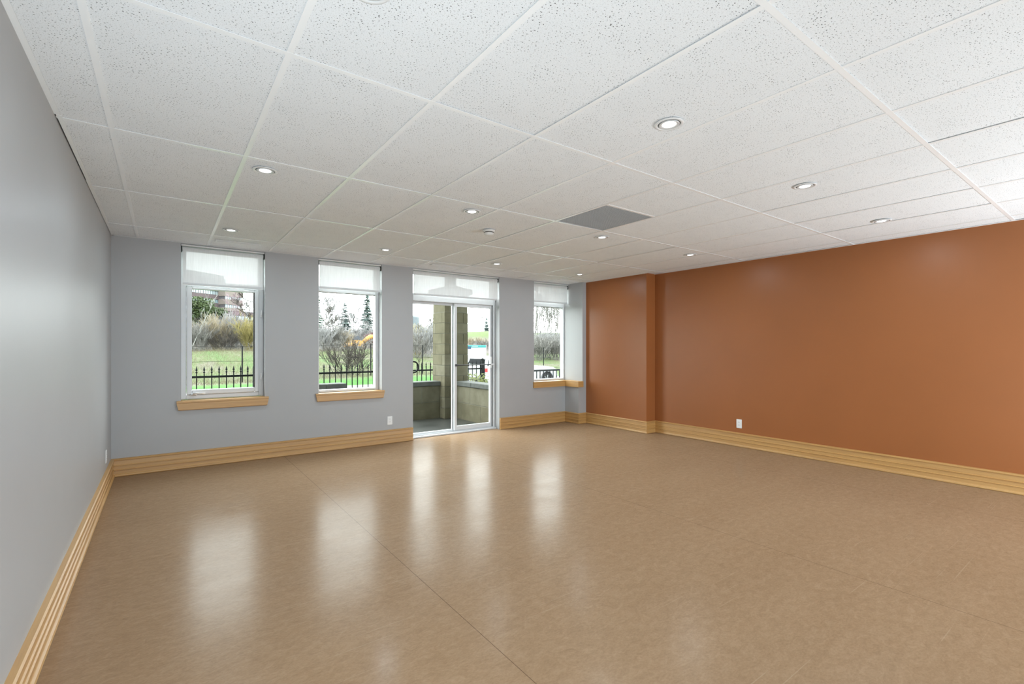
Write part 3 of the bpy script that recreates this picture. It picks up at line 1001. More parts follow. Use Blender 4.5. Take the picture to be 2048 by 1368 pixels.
strip('sidewalk', [(-6 + 1.5 * i, 19.6, -6 + 1.5 * i, 22.0) for i in range(10)] + [(8.3, 19.6, 8.3, 22.0)], 'pale_concrete', 0.05, 'pale concrete walk crossing the lawn', 'sidewalk')
strip('parking_lot', [(8.5 + 1.5 * i, 13.5, 15.5 + 1.5 * i, 26.5) for i in range(30)], 'asphalt', 0.07, 'grey asphalt lot under the parked white car', 'pavement')
MB().box((1.0, YO + 0.012, -0.3), (4.95, 8.62, -0.05)).build('patio_floor', 'wet_concrete')
struct(bpy.data.objects['patio_floor'], 'wet dark concrete patio slab outside the glass door', 'patio')


# ---- stone pillar of veneer blocks laid pinwheel fashion
def block(parent, a, c_, light=False, name='block'):
    o_ = MB().bevbox(a, c_, 0.004).build(name, 'stone_block_light' if light else 'stone_block', parent)
    return o_


rng = random.Random(11)
px0, px1, py0, py1 = 4.30, 4.81, 8.03, 8.52
pil = tag(empty('stone_pillar', ((px0 + px1) / 2, (py0 + py1) / 2, -0.05)), 'beige stone block pillar with a wide cap at the patio corner', 'pillar')
MB().box((px0 + 0.0065, py0 + 0.0065, -0.05), (px1 - 0.0065, py1 - 0.0065, 2.34)).build('mortar_core', 'mortar', pil)
CH = 0.2035
z = -0.05
k = 0
while z < 2.30:
    z1 = min(z + CH, 2.34)
    e = 0.0045 if 1.90 < z < 2.05 else (-0.016 if z > 2.05 else rng.uniform(-0.003, 0.001))
    T = 0.11
    xa, xb, ya, yb = px0 + e, px1 - e, py0 + e, py1 - e
    g_ = 0.0035
    zz = (z + g_, z1 - g_)
    if k % 2:
        L4 = [((xa, ya), (xb - T - g_, ya + T)), ((xb - T + g_, ya), (xb, yb - T - g_)), ((xa + T + g_, yb - T), (xb, yb)), ((xa, ya + T + g_), (xa + T, yb))]
    else:
        L4 = [((xa + T + g_, ya), (xb, ya + T)), ((xb - T, ya + T + g_), (xb, yb)), ((xa, yb - T), (xb - T - g_, yb)), ((xa, ya), (xa + T, yb - T - g_))]
    for (p, q) in L4:
        block(pil, (p[0], p[1], zz[0]), (q[0], q[1], zz[1]), rng.random() < 0.25)
    z = z1
    k += 1
b = MB().bevbox((px0 - 0.07, py0 - 0.07, 2.34), (px1 + 0.07, py1 + 0.07, 2.45), 0.012)
b.prism([(px0 - 0.05, 2.45), (px1 + 0.05, 2.45), ((px0 + px1) / 2 + 0.1, 2.50), ((px0 + px1) / 2 - 0.1, 2.50)], py0 + 0.05, py1 - 0.05)
b.build('cap_stone', 'coping_stone', pil)
b = MB().bevbox((4.47, 8.19, 2.50), (4.64, 8.36, 3.35), 0.008)
b.bevbox((4.40, 8.12, 3.35), (4.71, 8.43, 3.43), 0.01)
b.build('post', 'iron_black', pil)


def parapet(name, a, c_, along, label, up=0.0):
    """low wall of two block courses with a coping; a, c_ are opposite plan corners"""
    x0, x1 = sorted((a[0], c_[0])); y0, y1 = sorted((a[1], c_[1]))
    w_ = MB().box((x0 + 0.004, y0 + 0.004, -0.14), (x1 - 0.004, y1 - 0.004, 0.575 + up)).build(name, 'mortar')
    struct(w_, label, 'wall')
    lo, hi = (x0, x1) if along == 'x' else (y0, y1)
    zc = [-0.14, 0.262, 0.575 + up]
    for r_ in range(2):
        edges = [lo]
        p = lo + (0.30 if r_ else 0.62)
        while p < hi - 0.08:
            edges.append(p)
            p += 0.68
        edges.append(hi)
        for u0, u1 in zip(edges, edges[1:]):
            z0_, z1_ = zc[r_] + 0.003, zc[r_ + 1] - 0.003
            if along == 'x': block(w_, (u0 + 0.003, y0, z0_), (u1 - 0.003, y1, z1_), rng.random() < 0.3)
            else: block(w_, (x0, u0 + 0.003, z0_), (x1, u1 - 0.003, z1_), rng.random() < 0.3)
    p = lo
    while p < hi - 0.05:
        q = min(p + 0.9, hi)
        if along == 'x': bx_ = ((p + 0.002, y0 - 0.035, 0.578 + up), (q - 0.002, y1 + 0.035, 0.662 + up))
        else: bx_ = ((x0 - 0.035, p + 0.002, 0.578 + up), (x1 + 0.035, q - 0.002, 0.662 + up))
        MB().bevbox(bx_[0], bx_[1], 0.008).build('coping', 'coping_stone', w_)
        p = q
    return w_


parapet('wall_patio_front', (3.62, 8.22), (4.298, 8.44), 'x', 'low beige block wall left of the stone pillar')
parapet('wall_patio_side', (4.55, YO + 0.02), (4.77, 8.028), 'y', 'low beige block wall with grey coping running from the pillar to the house')
parapet('wall_patio_gate', (1.25, 8.10), (2.47, 8.32), 'x', 'low block wall with coping at the lower left of the middle window', 0.045)

# facade: block pier beside the right-hand window, storeys above
t = struct(empty('wall_facade', (6.2, 6.49, -0.14)), 'dark grey-green block facade beside the right-hand window', 'wall')
MB().box((5.885, 6.454, -0.14), (6.48, 6.518, 3.0)).build('mortar_core', 'mortar', t)
z = -0.14
while z < 2.9:
    MB().bevbox((5.875, 6.453, z + 0.004), (6.5, 6.523, z + 0.2), 0.006).build('block', 'facade_stone', t)
    z += 0.2035
struct(MB().box((-8, YB + 0.005, 3.0), (16, YO, 10.5)).build('wall_upper', 'facade_stone'), 'upper storeys of the stone facade above the windows', 'wall')

# handrail beside the patio opening
t = tag(empty('handrail', (3.95, 9.2, -0.15)), 'black tubular handrail with a rounded end left of the stone pillar', 'handrail')
arc = [(4.20 + 0.105 * math.sin(a_), 9.2, 0.902 + 0.115 * math.cos(a_)) for a_ in [math.pi * i / 8 for i in range(9)]]
MB().tube([(3.52, 9.2, 1.017)] + arc + [(3.52, 9.2, 0.787)], 0.017, 8).build('rail', 'iron_black', t, True)
MB().tube([(3.75, 9.2, -0.15), (3.75, 9.2, 1.0)], 0.017, 8).build('post', 'iron_black', t, True)
MB().tube([(3.55, 9.2, -0.15), (3.55, 9.2, 1.0)], 0.017, 8).build('post', 'iron_black', t, True)


# ---- wrought iron fence with spear finials
def picket_mesh(finial=True, h=0.97, zb=-0.1):
    b_ = MB()
    if finial:
        b_.box((-0.008, -0.008, zb), (0.008, 0.008, 0.86))
        b_.lathe([(0.0, 0.85), (0.016, 0.862), (0.017, 0.870), (0.016, 0.878), (0.006, 0.888), (0.008, 0.894), (0.019, 0.908), (0.013, 0.928), (0.0, 0.985)], (0, 0, 0), 6)
    else:
        b_.box((-0.008, -0.008, zb), (0.008, 0.008, h))
    return b_.mesh('picket', 'iron_black')


YFENCE = 10.0
t = tag(empty('iron_fence', (2.6, YFENCE, -0.14)), 'black wrought iron fence with spear-point pickets crossing the lawn', 'fence')
pm = picket_mesh()
XP0 = at(393.0, 700, YFENCE).x
step_ = 0.1132
for k in range(-12, 54):
    x = XP0 + step_ * k
    if x > 6.38: break
    if abs(x - 1.352) < 0.03: continue
    inst('picket', pm, (x, YFENCE, 0), t)
for (z0_, z1_) in ((0.772, 0.808), (-0.04, -0.005)):
    MB().box((XP0 - 1.4, YFENCE - 0.014, z0_), (6.38, YFENCE + 0.014, z1_)).build('rail', 'iron_black', t)
for x in (XP0 - 1.44, 1.352, 3.93):
    MB().box((x - 0.018, YFENCE - 0.018, -0.145), (x + 0.018, YFENCE + 0.018, 0.96)).build('post', 'iron_black', t)
b = MB().box((6.38, YFENCE - 0.04, -0.145), (6.46, YFENCE + 0.04, 1.0))
b.lathe([(0.06, 1.0), (0.06, 1.02), (0.03, 1.04), (0.0, 1.06)], (6.42, YFENCE, 0), 4)
b.build('corner_post', 'iron_black', t)

YF2 = 8.28
t = tag(empty('iron_fence', (7.3, YF2, -0.14)), 'black flat-topped iron railing below the right-hand window view', 'fence')
pm2 = picket_mesh(False, 0.78)
x = 6.56
while x < 8.35:
    inst('picket', pm2, (x, YF2, 0), t)
    x += 0.098
for (z0_, z1_) in ((0.772, 0.812), (-0.04, -0.005)):
    MB().box((6.5, YF2 - 0.016, z0_), (8.4, YF2 + 0.016, z1_)).build('rail', 'iron_black', t)
for x in (6.48, 8.42):
    MB().box((x - 0.02, YF2 - 0.02, -0.145), (x + 0.02, YF2 + 0.02, 0.84)).build('post', 'iron_black', t)

# ---- tall wire fence across the field
YW = 30.0
t = tag(empty('wire_fence', (15, YW, -0.6)), 'tall black wire fence with thin posts across the field', 'fence')
X0, DX = 3.49, 3.62
prev = None
for k in range(-2, 9):
    x = X0 + DX * k
    zg = hgt(x, YW)
    MB().tube([(x, YW, zg - 0.05), (x, YW, zg + 2.02)], 0.036, 6).build('post', 'iron_black', t)
    if prev:
        for dz in (0.33, 1.18, 1.98):
            MB().tube([(prev[0], YW, prev[1] + dz), (x, YW, zg + dz)], 0.011, 4).build('wire_rail', 'iron_black', t)
    prev = (x, zg)

# ================================================================== PLANTS
RM = [0.010]


def unit(v):
    return v.normalized() if v.length > 1e-9 else Vector((0, 0, 1))


def grow(b_, rng_, p, d_, L, r, lvl, maxl, nsub, spread, gn=3, droop=0.0, sides=3):
    pts, rad = [p], [r]
    q, dd = Vector(p), Vector(d_)
    for i in range(gn):
        dd = unit(dd + Vector((rng_.gauss(0, 0.13), rng_.gauss(0, 0.13), rng_.gauss(0, 0.08) - droop)))
        q = q + dd * (L / gn)
        pts.append(Vector(q)); rad.append(max(RM[0], r * (1 - 0.72 * (i + 1) / gn)))
    b_.tube(pts, rad, sides, cap=False)
    if lvl < maxl:
        for s_ in range(nsub[min(lvl, len(nsub) - 1)]):
            f = rng_.uniform(0.25, 1.0)
            k_ = min(int(f * gn), gn - 1)
            o_ = pts[k_].lerp(pts[k_ + 1], f * gn - k_)
            a_ = rng_.uniform(0, 2 * math.pi)
            side = Vector((math.cos(a_), math.sin(a_), 0))
            nd = unit(unit(pts[k_ + 1] - pts[k_]) * (1 - spread) + side * spread + Vector((0, 0, 0.18)))
            grow(b_, rng_, o_, nd, L * rng_.uniform(0.42, 0.68) * (1.1 - 0.35 * f), max(RM[0], rad[k_] * 0.55), lvl + 1, maxl, nsub, spread, 3, droop, 3)


def bare_tree(name, px, Y, h, trunk, mat, label, seed, nsub=(12, 6, 3), spread=0.48, levels=3, cat='tree', group=None, lean=0.0, zoff=0.0):
    rng_ = random.Random(seed)
    X = at(px, 700, Y).x
    zg = hgt(X, Y) + zoff
    b_ = MB()
    t_ = tag(empty(name, (X, Y, zg)), label, cat, group)
    tr = MB()
    pts, rad = [Vector((X, Y, zg - 0.05))], [trunk]
    dd = Vector((lean, 0, 1)).normalized()
    n_ = 6
    for i in range(n_):
        dd = unit(dd + Vector((rng_.gauss(0, 0.05), rng_.gauss(0, 0.05), 0.05)))
        pts.append(pts[-1] + dd * h / n_)
        rad.append(max(0.008, trunk * (1 - 0.9 * (i + 1) / n_)))
    tr.tube(pts, rad, 6)
    tr.build('trunk', mat, t_, True)
    for s_ in range(nsub[0]):
        f = rng_.uniform(0.22, 0.98)
        k_ = min(int(f * n_), n_ - 1)
        o_ = pts[k_].lerp(pts[k_ + 1], f * n_ - k_)
        a_ = rng_.uniform(0, 2 * math.pi)
        nd = unit(Vector((math.cos(a_) * spread, math.sin(a_) * spread, 1 - spread)))
        grow(b_, rng_, o_, nd, h * rng_.uniform(0.22, 0.42) * (1.15 - 0.6 * f), max(RM[0] * 1.5, rad[k_] * 0.5), 1, levels, nsub, spread)
    b_.build('branches', mat, t_)
    return t_


def shrub(name, px, Y, h, wid, mat, label, seed, stems=16, nsub=(0, 6, 3), levels=3, group=None, rad=0.02, arch=0.0, cat='shrub'):
    rng_ = random.Random(seed)
    X = at(px, 700, Y).x
    zg = hgt(X, Y)
    b_ = MB()
    for s_ in range(stems):
        a_ = rng_.uniform(0, 2 * math.pi)
        o_ = math.sqrt(rng_.random())
        tilt = o_ * wid / (2 * h) * 0.9
        nd = unit(Vector((math.cos(a_) * tilt, math.sin(a_) * tilt, 1)))
        p = Vector((X + math.cos(a_) * o_ * wid * 0.22, Y + math.sin(a_) * o_ * wid * 0.22, zg - 0.04))
        grow(b_, rng_, p, nd, h * rng_.uniform(0.6, 1.0), rad * rng_.uniform(0.6, 1.1), 1, levels, nsub, 0.34, 4, arch)
    o_ = b_.build(name, mat)
    return tag(o_, label, cat, group)


def conifer(name, px, Y, h, wid, mat, label, seed, bare=0.12, whorls=26):
    rng_ = random.Random(seed)
    X = at(px, 700, Y).x
    zg = hgt(X, Y)
    t_ = tag(empty(name, (X, Y, zg)), label, 'tree')
    MB().tube([(X, Y, zg - 0.05), (X, Y, zg + h * 0.5), (X, Y, zg + h)], [0.02 * h, 0.012 * h, 0.01], 6).build('trunk', 'bark_dark', t_)
    b_ = MB()
    for w_ in range(whorls):
        f = bare + (1 - bare) * (w_ + rng_.random() * 0.7) / whorls
        R = wid / 2 * (1 - f) ** 0.75 * rng_.uniform(0.75, 1.1) + 0.05
        for k_ in range(13):
            a_ = rng_.uniform(0, 2 * math.pi)
            d_ = Vector((math.cos(a_), math.sin(a_), 0))
            s_ = Vector((-d_.y, d_.x, 0))
            o_ = Vector((X, Y, zg + h * f))
            Rk = R * rng_.uniform(0.6, 1.15)
            tip = o_ + d_ * Rk + Vector((0, 0, -0.18 * Rk + rng_.uniform(-0.1, 0.12)))
            wd = 0.30 * Rk + 0.08
            mid = o_.lerp(tip, 0.5)
            b_.add([o_ + Vector((0, 0, 0.05)), mid + s_ * wd + Vector((0, 0, -0.10 * wd)), tip, mid - s_ * wd + Vector((0, 0, -0.1 * wd)), mid + Vector((0, 0, 0.09 * Rk)), mid - Vector((0, 0, 0.12 * Rk))],
                   [(0, 1, 4), (1, 2, 4), (2, 3, 4), (3, 0, 4), (0, 5, 1), (1, 5, 2), (2, 5, 3), (3, 5, 0)])
            for q_ in range(4):
                u = o_.lerp(tip, rng_.uniform(0.3, 1.0))
                sd = s_ * rng_.choice((-1, 1)) * wd * rng_.uniform(0.8, 1.7)
                b_.add([u, u + d_ * 0.08, u + sd + d_ * wd * 0.6 + Vector((0, 0, rng_.uniform(-0.1, 0.02))), u + Vector((0, 0, 0.05))], [(0, 1, 2), (1, 3, 2), (3, 0, 2)])
    b_.build('needles', mat, t_)
    return t_


def leaf_bush(name, c_, rad, n_, mat, label, seed, leaf=0.05, cat='shrub', trunk=None):
    rng_ = random.Random(seed)
    t_ = tag(empty(name, (c_[0], c_[1], hgt(c_[0], c_[1]))), label, cat)
    zg = hgt(c_[0], c_[1])
    st = MB()
    for k_ in range(7):
        a_ = 2 * math.pi * k_ / 7 + rng_.random()
        st.tube([(c_[0], c_[1], zg - 0.03), (c_[0] + math.cos(a_) * rad[0] * 0.3, c_[1] + math.sin(a_) * rad[1] * 0.3, (zg + c_[2]) / 2 + 0.05),
                 (c_[0] + math.cos(a_) * rad[0] * 0.6, c_[1] + math.sin(a_) * rad[1] * 0.6, c_[2] + rad[2] * 0.4)], [0.03 * rad[2], 0.02 * rad[2], 0.01 * rad[2]], 4)
    st.build('stems', 'bark_dark', t_)
    b_ = MB()
    for k_ in range(n_):
        while True:
            v_ = Vector((rng_.uniform(-1, 1), rng_.uniform(-1, 1), rng_.uniform(-1, 1)))
            if 0.25 < v_.length < 1.0: break
        lump = 1 + 0.18 * math.sin(5 * v_.x + 1) * math.sin(4 * v_.z + 2)
        p = Vector((c_[0] + v_.x * rad[0] * lump, c_[1] + v_.y * rad[1] * lump, c_[2] + v_.z * rad[2] * lump))
        u = Vector((rng_.gauss(0, 1), rng_.gauss(0, 1), rng_.gauss(0, 1))).normalized()
        w_ = u.orthogonal().normalized()
        L = leaf * rng_.uniform(0.6, 1.3)
        b_.add([p - u * L, p + w_ * L * 0.45, p + u * L, p - w_ * L * 0.45], [(0, 1, 2, 3)])
    b_.build('leaves', mat, t_)
    return t_


# seen through the casement window
leaf_bush('evergreen_tree', tuple(at(405, 621, 58)), (1.15, 1.1, 1.45), 2600, 'leaf_dark', 'rounded dark green evergreen below the brown office block', 1, 0.14, 'tree')
leaf_bush('evergreen_tree', tuple(at(436, 628, 60)), (0.95, 0.9, 0.75), 1500, 'leaf_dark', 'low dark evergreen right of the rounded evergreen', 2, 0.13, 'tree')
bare_tree('birch_tree', 384, 50, 6.6, 0.032, 'bark_pale', 'thin pale birch at the left edge of the casement view', 3, (7, 3, 1), 0.35, 2)
bare_tree('birch_tree', 379, 49, 5.6, 0.032, 'bark_pale', 'pale birch leaning right in front of the rounded evergreen', 4, (6, 3, 1), 0.35, 2, lean=0.42)
shrub('willow_shrub', 434, 51, 2.5, 1.9, 'twig_tan', 'tan yellow upright willow shrub below the low evergreen', 5, 44, (0, 8, 4))
shrub('willow_shrub', 499, 50, 2.4, 1.5, 'twig_yellow', 'bright yellow willow shrub at the right of the casement view', 6, 44, (0, 8, 4))
shrub('bare_shrub', 462, 52, 2.9, 2.0, 'twig_silver', 'tall silvery bare shrub between the two willow shrubs', 7, 48, (0, 8, 4))
shrub('bare_shrub', 396, 50, 2.2, 2.2, 'bark_grey', 'grey tangled shrub at the foot of the leaning birch', 8, 44, (0, 8, 4))
RM[0] = 0.013
bare_tree('bare_tree', 463, 63, 6.0, 0.05, 'twig_red', 'reddish bare tree in front of the office block corner', 9, (14, 6, 3), 0.4, 3)
RM[0] = 0.020
bare_tree('bare_tree', 503, 58, 6.2, 0.07, 'bark_dark', 'dark bare tree against the sky right of the office block', 10, (12, 6, 3), 0.5, 3)
RM[0] = 0.010
shrub('bare_shrub', 482, 56, 2.7, 2.0, 'bark_grey', 'grey brown shrub behind the bright yellow willow', 12, 26, (0, 8, 4))
shrub('bare_shrub', 418, 54, 2.6, 2.2, 'bark_dark', 'dark thicket at the base of the tan willow', 13, 24, (0, 7, 3))
shrub('bare_shrub', 448, 49, 1.5, 2.4, 'bark_dark', 'low dark brush at the foot of the silvery shrub', 14, 24, (0, 7, 3))

# seen through the middle window
RM[0] = 0.024
conifer('spruce_tree', 734, 78, 8.4, 4.2, 'needle_grey', 'tall grey-green spruce with a pointed top in the middle window', 20)
conifer('spruce_tree', 735, 84, 9.6, 2.2, 'needle_green', 'dark green spruce tip rising behind the grey-green spruce', 21, 0.3)
conifer('spruce_tree', 690, 78, 6.6, 3.4, 'needle_grey', 'shorter grey spruce left of the tall spruce', 22)
conifer('pine_tree', 634, 60, 7.6, 2.2, 'needle_green', 'dark pine half hidden at the left edge of the middle window', 23)
bare_tree('bare_tree', 650, 66, 6.4, 0.08, 'twig_silver', 'pale bare tree next to the dark pine', 24, (16, 7, 4), 0.42, 3)
bare_tree('bare_tree', 664, 64, 5.6, 0.08, 'bark_grey', 'grey bare tree left of the forked tree', 25, (16, 7, 4), 0.45, 3)
bare_tree('bare_tree', 674, 70, 6.4, 0.07, 'twig_silver', 'forked bare tree just left of the shorter spruce', 26, (12, 6, 3), 0.4, 3)
bare_tree('bare_tree', 706, 70, 5.0, 0.07, 'twig_silver', 'bare tree between the two grey spruces', 27, (14, 7, 3), 0.45, 3)
bare_tree('bare_tree', 716, 74, 5.6, 0.07, 'twig_silver', 'pale bare tree left of the tall spruce trunk', 28, (14, 7, 3), 0.45, 3)
bare_tree('bare_tree', 752, 68, 5.8, 0.07, 'twig_silver', 'bare tree at the right edge of the middle window', 29, (12, 6, 3), 0.45, 3)
RM[0] = 0.012
shrub('bare_shrub', 646, 52, 2.2, 2.6, 'twig_silver', 'pale brush at the lower left of the middle window', 30, 30, (0, 8, 4))
shrub('bare_shrub', 668, 54, 2.1, 2.6, 'bark_grey', 'grey brush behind the spreading shrub', 31, 30, (0, 8, 4))
shrub('bare_shrub', 684, 56, 1.8, 2.2, 'twig_tan', 'tan brush left of the excavator', 32, 26, (0, 8, 4))
shrub('dogwood_shrub', 745, 66, 2.0, 1.2, 'twig_crimson', 'red-stemmed shrub above the excavator arm', 33, 26, (0, 7, 3))
shrub('bare_shrub', 692, 31.6, 2.0, 4.4, 'bark_dark', 'wide spreading bare shrub rising behind the iron fence', 34, 30, (0, 6, 3), 3, None, 0.022)

# seen through the patio door
shrub('bare_shrub', 836, 48, 2.8, 1.8, 'twig_yellow', 'yellowish shrub at the left edge of the patio door view', 40, 24, (0, 7, 3))
shrub('bare_shrub', 852, 46, 2.9, 2.4, 'twig_silver', 'pale blossoming shrub beside the stone pillar', 41, 32, (0, 8, 4))
shrub('bare_shrub', 833, 44, 1.7, 2.2, 'bark_grey', 'low grey shrub below the yellowish shrub', 42, 26, (0, 7, 4))
RM[0] = 0.022
bare_tree('bare_tree', 860, 74, 4.6, 0.08, 'bark_grey', 'grey bare tree beside the white pylon sign', 43, (18, 7, 4), 0.5, 3)
bare_tree('bare_tree', 838, 70, 3.6, 0.07, 'bark_grey', 'small brown bare tree below the grey tower', 44, (18, 7, 4), 0.5, 3)
RM[0] = 0.010
bare_tree('sapling', 838.5, 32.0, 2.6, 0.04, 'bark_dark', 'thin dark sapling behind the spear fence in the patio door', 45, (10, 5, 2), 0.5, 2)
shrub('bare_shrub', 968, 62, 1.4, 5.0, 'bark_grey', 'brown brush mound behind the white sign', 46, 40, (0, 8, 4))
shrub('bare_shrub', 950, 66, 1.4, 4.5, 'twig_tan', 'tan brush mound left of the brown one behind the sign', 47, 36, (0, 8, 4))
RM[0] = 0.03
conifer('spruce_tree', 973, 118, 4.8, 2.4, 'needle_grey', 'small spruce on the hill skyline in the patio door', 48)
bare_tree('bare_tree', 963, 112, 4.2, 0.08, 'bark_grey', 'small bare tree on the hill skyline left of the spruce', 49, (12, 6, 3), 0.5, 3)
c0 = at(957, 757, 9.05)
leaf_bush('lime_shrub', (c0.x, 9.05, 0.42), (0.42, 0.3, 0.34), 900, 'leaf_lime', 'lime green shrub behind the low patio wall', 50, 0.035)

# seen through the right-hand window: a stand of thin bare trees
rng = random.Random(77)
RM[0] = 0.018
for k in range(15):
    px = 1066 + 60 * (k + rng.uniform(0.1, 0.9)) / 15
    bare_tree('bare_tree', px, rng.uniform(44, 62), rng.uniform(8.5, 12.5), rng.uniform(0.06, 0.10), 'bark_grey',
              'thin bare tree in the stand beyond the right-hand window', 100 + k, (11, 5, 2), 0.22, 3, group='stand of thin bare trees')
RM[0] = 0.014
shrub('bare_shrub', 1078, 43, 2.3, 3.4, 'bark_grey', 'grey brush under the thin trees, left in the right-hand window', 60, 36, (0, 8, 4))
shrub('bare_shrub', 1094, 45, 2.6, 3.4, 'twig_silver', 'pale brush under the thin trees, centre of the right-hand window', 61, 36, (0, 8, 4))
shrub('bare_shrub', 1114, 43, 2.2, 3.2, 'bark_grey', 'grey brush under the thin trees, right in the right-hand window', 62, 36, (0, 8, 4))

# dry stalks and brush litter over the rough field
rng = random.Random(9)
b = MB()
for k in range(26000):
    Y = rng.uniform(28.5, 52)
    X = at(rng.uniform(370, 1130), 700, Y).x
    zg = hgt(X, Y)
    h_ = rng.uniform(0.06, 0.24) * (1.5 if Y > 45 else 1)
    dx, dy = rng.gauss(0, 0.6) * h_, rng.gauss(0, 0.3) * h_
    w_ = rng.uniform(0.004, 0.009)
    b.add([(X - w_, Y, zg - 0.02), (X + w_, Y, zg - 0.02), (X + dx, Y + dy, zg + h_)], [(0, 1, 2)])
o = b.build('dry_grass', 'dry_grass')
tag(o, 'dry brown grass stalks over the rough field behind the fence', 'grass', kind='stuff')
b = MB()
rg = random.Random(19)
RM[0] = 0.012
for k in range(420):
    Y = rg.uniform(49, 56)
    X = at(rg.uniform(370, 880), 700, Y).x
    zg = hgt(X, Y)
    a_ = rg.uniform(0, 2 * math.pi)
    grow(b, rg, Vector((X, Y, zg)), unit(Vector((math.cos(a_), math.sin(a_), rg.uniform(0.1, 1.2)))), rg.uniform(0.7, 1.7), rg.uniform(0.012, 0.03), 2, 3, (0, 4, 4, 3), 0.4)
o = b.build('brushwood', 'bark_grey')
tag(o, 'tangled grey brushwood along the top of the field', 'brush', kind='stuff')
# hazy thickets far behind, too dense to count
RM[0] = 0.022
for (p0, p1, Y0, Y1, h0, h1, n_, mt, lab) in ((376, 512, 66, 76, 1.5, 2.6, 130, 'twig_tan', 'distant tan thicket in front of the office block'),
                                             (634, 758, 68, 80, 1.2, 2.3, 170, 'twig_silver', 'distant grey thicket around the spruces'),
                                             (822, 880, 70, 84, 1.5, 2.8, 110, 'bark_grey', 'distant grey thicket left of the stone pillar'),
                                             (1062, 1128, 52, 62, 1.2, 2.2, 130, 'twig_silver', 'distant grey thicket behind the thin bare trees')):
    b = MB()
    for k in range(n_):
        Y = rg.uniform(Y0, Y1)
        X = at(rg.uniform(p0, p1), 700, Y).x
        zg = hgt(X, Y)
        grow(b, rg, Vector((X, Y, zg - 0.1)), unit(Vector((rg.gauss(0, 0.16), rg.gauss(0, 0.16), 1))), rg.uniform(h0, h1), rg.uniform(0.03, 0.05), 1, 3, (0, 8, 4), 0.36, 4)
    o = b.build('thicket', mt)
    tag(o, lab, 'brush', kind='stuff')

# ================================================================== FAR BUILDINGS, VEHICLES, SIGN
def facade(parent, A, B, z0, floors, pitch, band, nwin, band_mat, pane_mats, depth=14.0, top=0.0, rng_=random.Random(3)):
    """banded office front from plan point A to B"""
    A, B = Vector((A[0], A[1], 0)), Vector((B[0], B[1], 0))
    u = (B - A); L = u.length; u.normalize()
    nrm = Vector((u.y, -u.x, 0))
    if nrm.y > 0: nrm = -nrm

    def P(s_, d_, z_):
        q = A + u * s_ + nrm * d_
        return (q.x, q.y, z_)

    def slab(mb, s0, s1, d0, d1, za, zb):
        vs_ = [P(s0, d1, za), P(s1, d1, za), P(s1, d0, za), P(s0, d0, za), P(s0, d1, zb), P(s1, d1, zb), P(s1, d0, zb), P(s0, d0, zb)]
        mb.add(vs_, [(0, 3, 2, 1), (4, 5, 6, 7), (0, 1, 5, 4), (1, 2, 6, 5), (2, 3, 7, 6), (3, 0, 4, 7)])
    body = MB()
    slab(body, 0, L, -depth, -0.3, z0, z0 + floors * pitch + top)
    body.build('wall', 'mullion_dark', parent)
    for f in range(floors):
        zb = z0 + f * pitch
        bb = MB()
        slab(bb, -0.3, L + 0.3, -depth + 0.2, 0.25, zb, zb + band)
        bb.build('band', band_mat, parent)
        for w_ in range(nwin):
            s0, s1 = L * w_ / nwin + 0.12, L * (w_ + 1) / nwin - 0.12
            pb = MB()
            slab(pb, s0, s1, -0.31, -0.05, zb + band + 0.04, zb + pitch - 0.1)
            pb.build('window_pane', rng_.choice(pane_mats), parent)
    if top:
        bb = MB()
        slab(bb, -0.3, L + 0.3, -depth + 0.2, 0.25, z0 + floors * pitch, z0 + floors * pitch + top)
        bb.build('band', band_mat, parent)


def far(px, d_):
    r_ = (px - CX) / FPX
    return Vector((d_ * (r_ * CO + SI), d_ * (CO - r_ * SI), 0))


a0, a1 = far(360, 190), far(449, 210)
t = tag(empty('office_building', (a0.x, a0.y, 4)), 'long mauve-brown office block with banded window rows behind the trees', 'building')
facade(t, a0, a1, 22.35 - 3.62 * 5, 8, 3.62, 2.0, 18, 'brick_mauve', ['far_pane', 'far_pane', 'far_pane_dark'], 16)
a2, a3 = far(450.5, 206), far(484, 214)
facade(t, a2, a3, 20.3 - 3.62 * 3, 5, 3.62, 2.3, 8, 'panel_beige', ['far_pane', 'far_pane_dark', 'far_pane'], 14)
a4, a5 = far(470, 200), far(530, 216)
facade(t, a4, a5, 15.0 - 3.4 * 3, 3, 3.4, 1.8, 10, 'brick_mauve', ['far_pane_dark', 'far_pane'], 10, 2.0)

a6, a7 = far(812, 240), far(850, 246)
t = tag(empty('office_building', (a6.x, a6.y, 4)), 'pale grey tower with a slate top at the left of the patio door view', 'building')
facade(t, a6, a7, 4.0, 3, 3.0, 1.5, 6, 'tower_grey', ['far_pane', 'tower_grey'], 14, 0.4)
mid = (a6 + a7) / 2
pb = MB().lathe([(4.9, 13.4), (5.1, 13.6), (5.1, 17.2), (4.4, 18.0)], (mid.x - 0.8, mid.y + 6, 0), 28)
pb.build('drum_top', 'tower_slate', t)

# white pylon sign
c0 = at(848, 656, 72)
zg = hgt(c0.x, 72)
t = tag(empty('pylon_sign', (c0.x, 72, zg)), 'narrow white pylon sign beyond the shrubs left of the stone pillar', 'sign')
MB().bevbox((c0.x - 0.10, 71.9, zg), (c0.x + 0.10, 72.1, at(848, 662, 72).z), 0.02).build('pole', 'sign_white', t)
MB().bevbox((c0.x - 0.34, 71.8, at(848, 663, 72).z), (c0.x + 0.34, 72.2, at(848, 650, 72).z), 0.04).build('panel', 'sign_white', t)

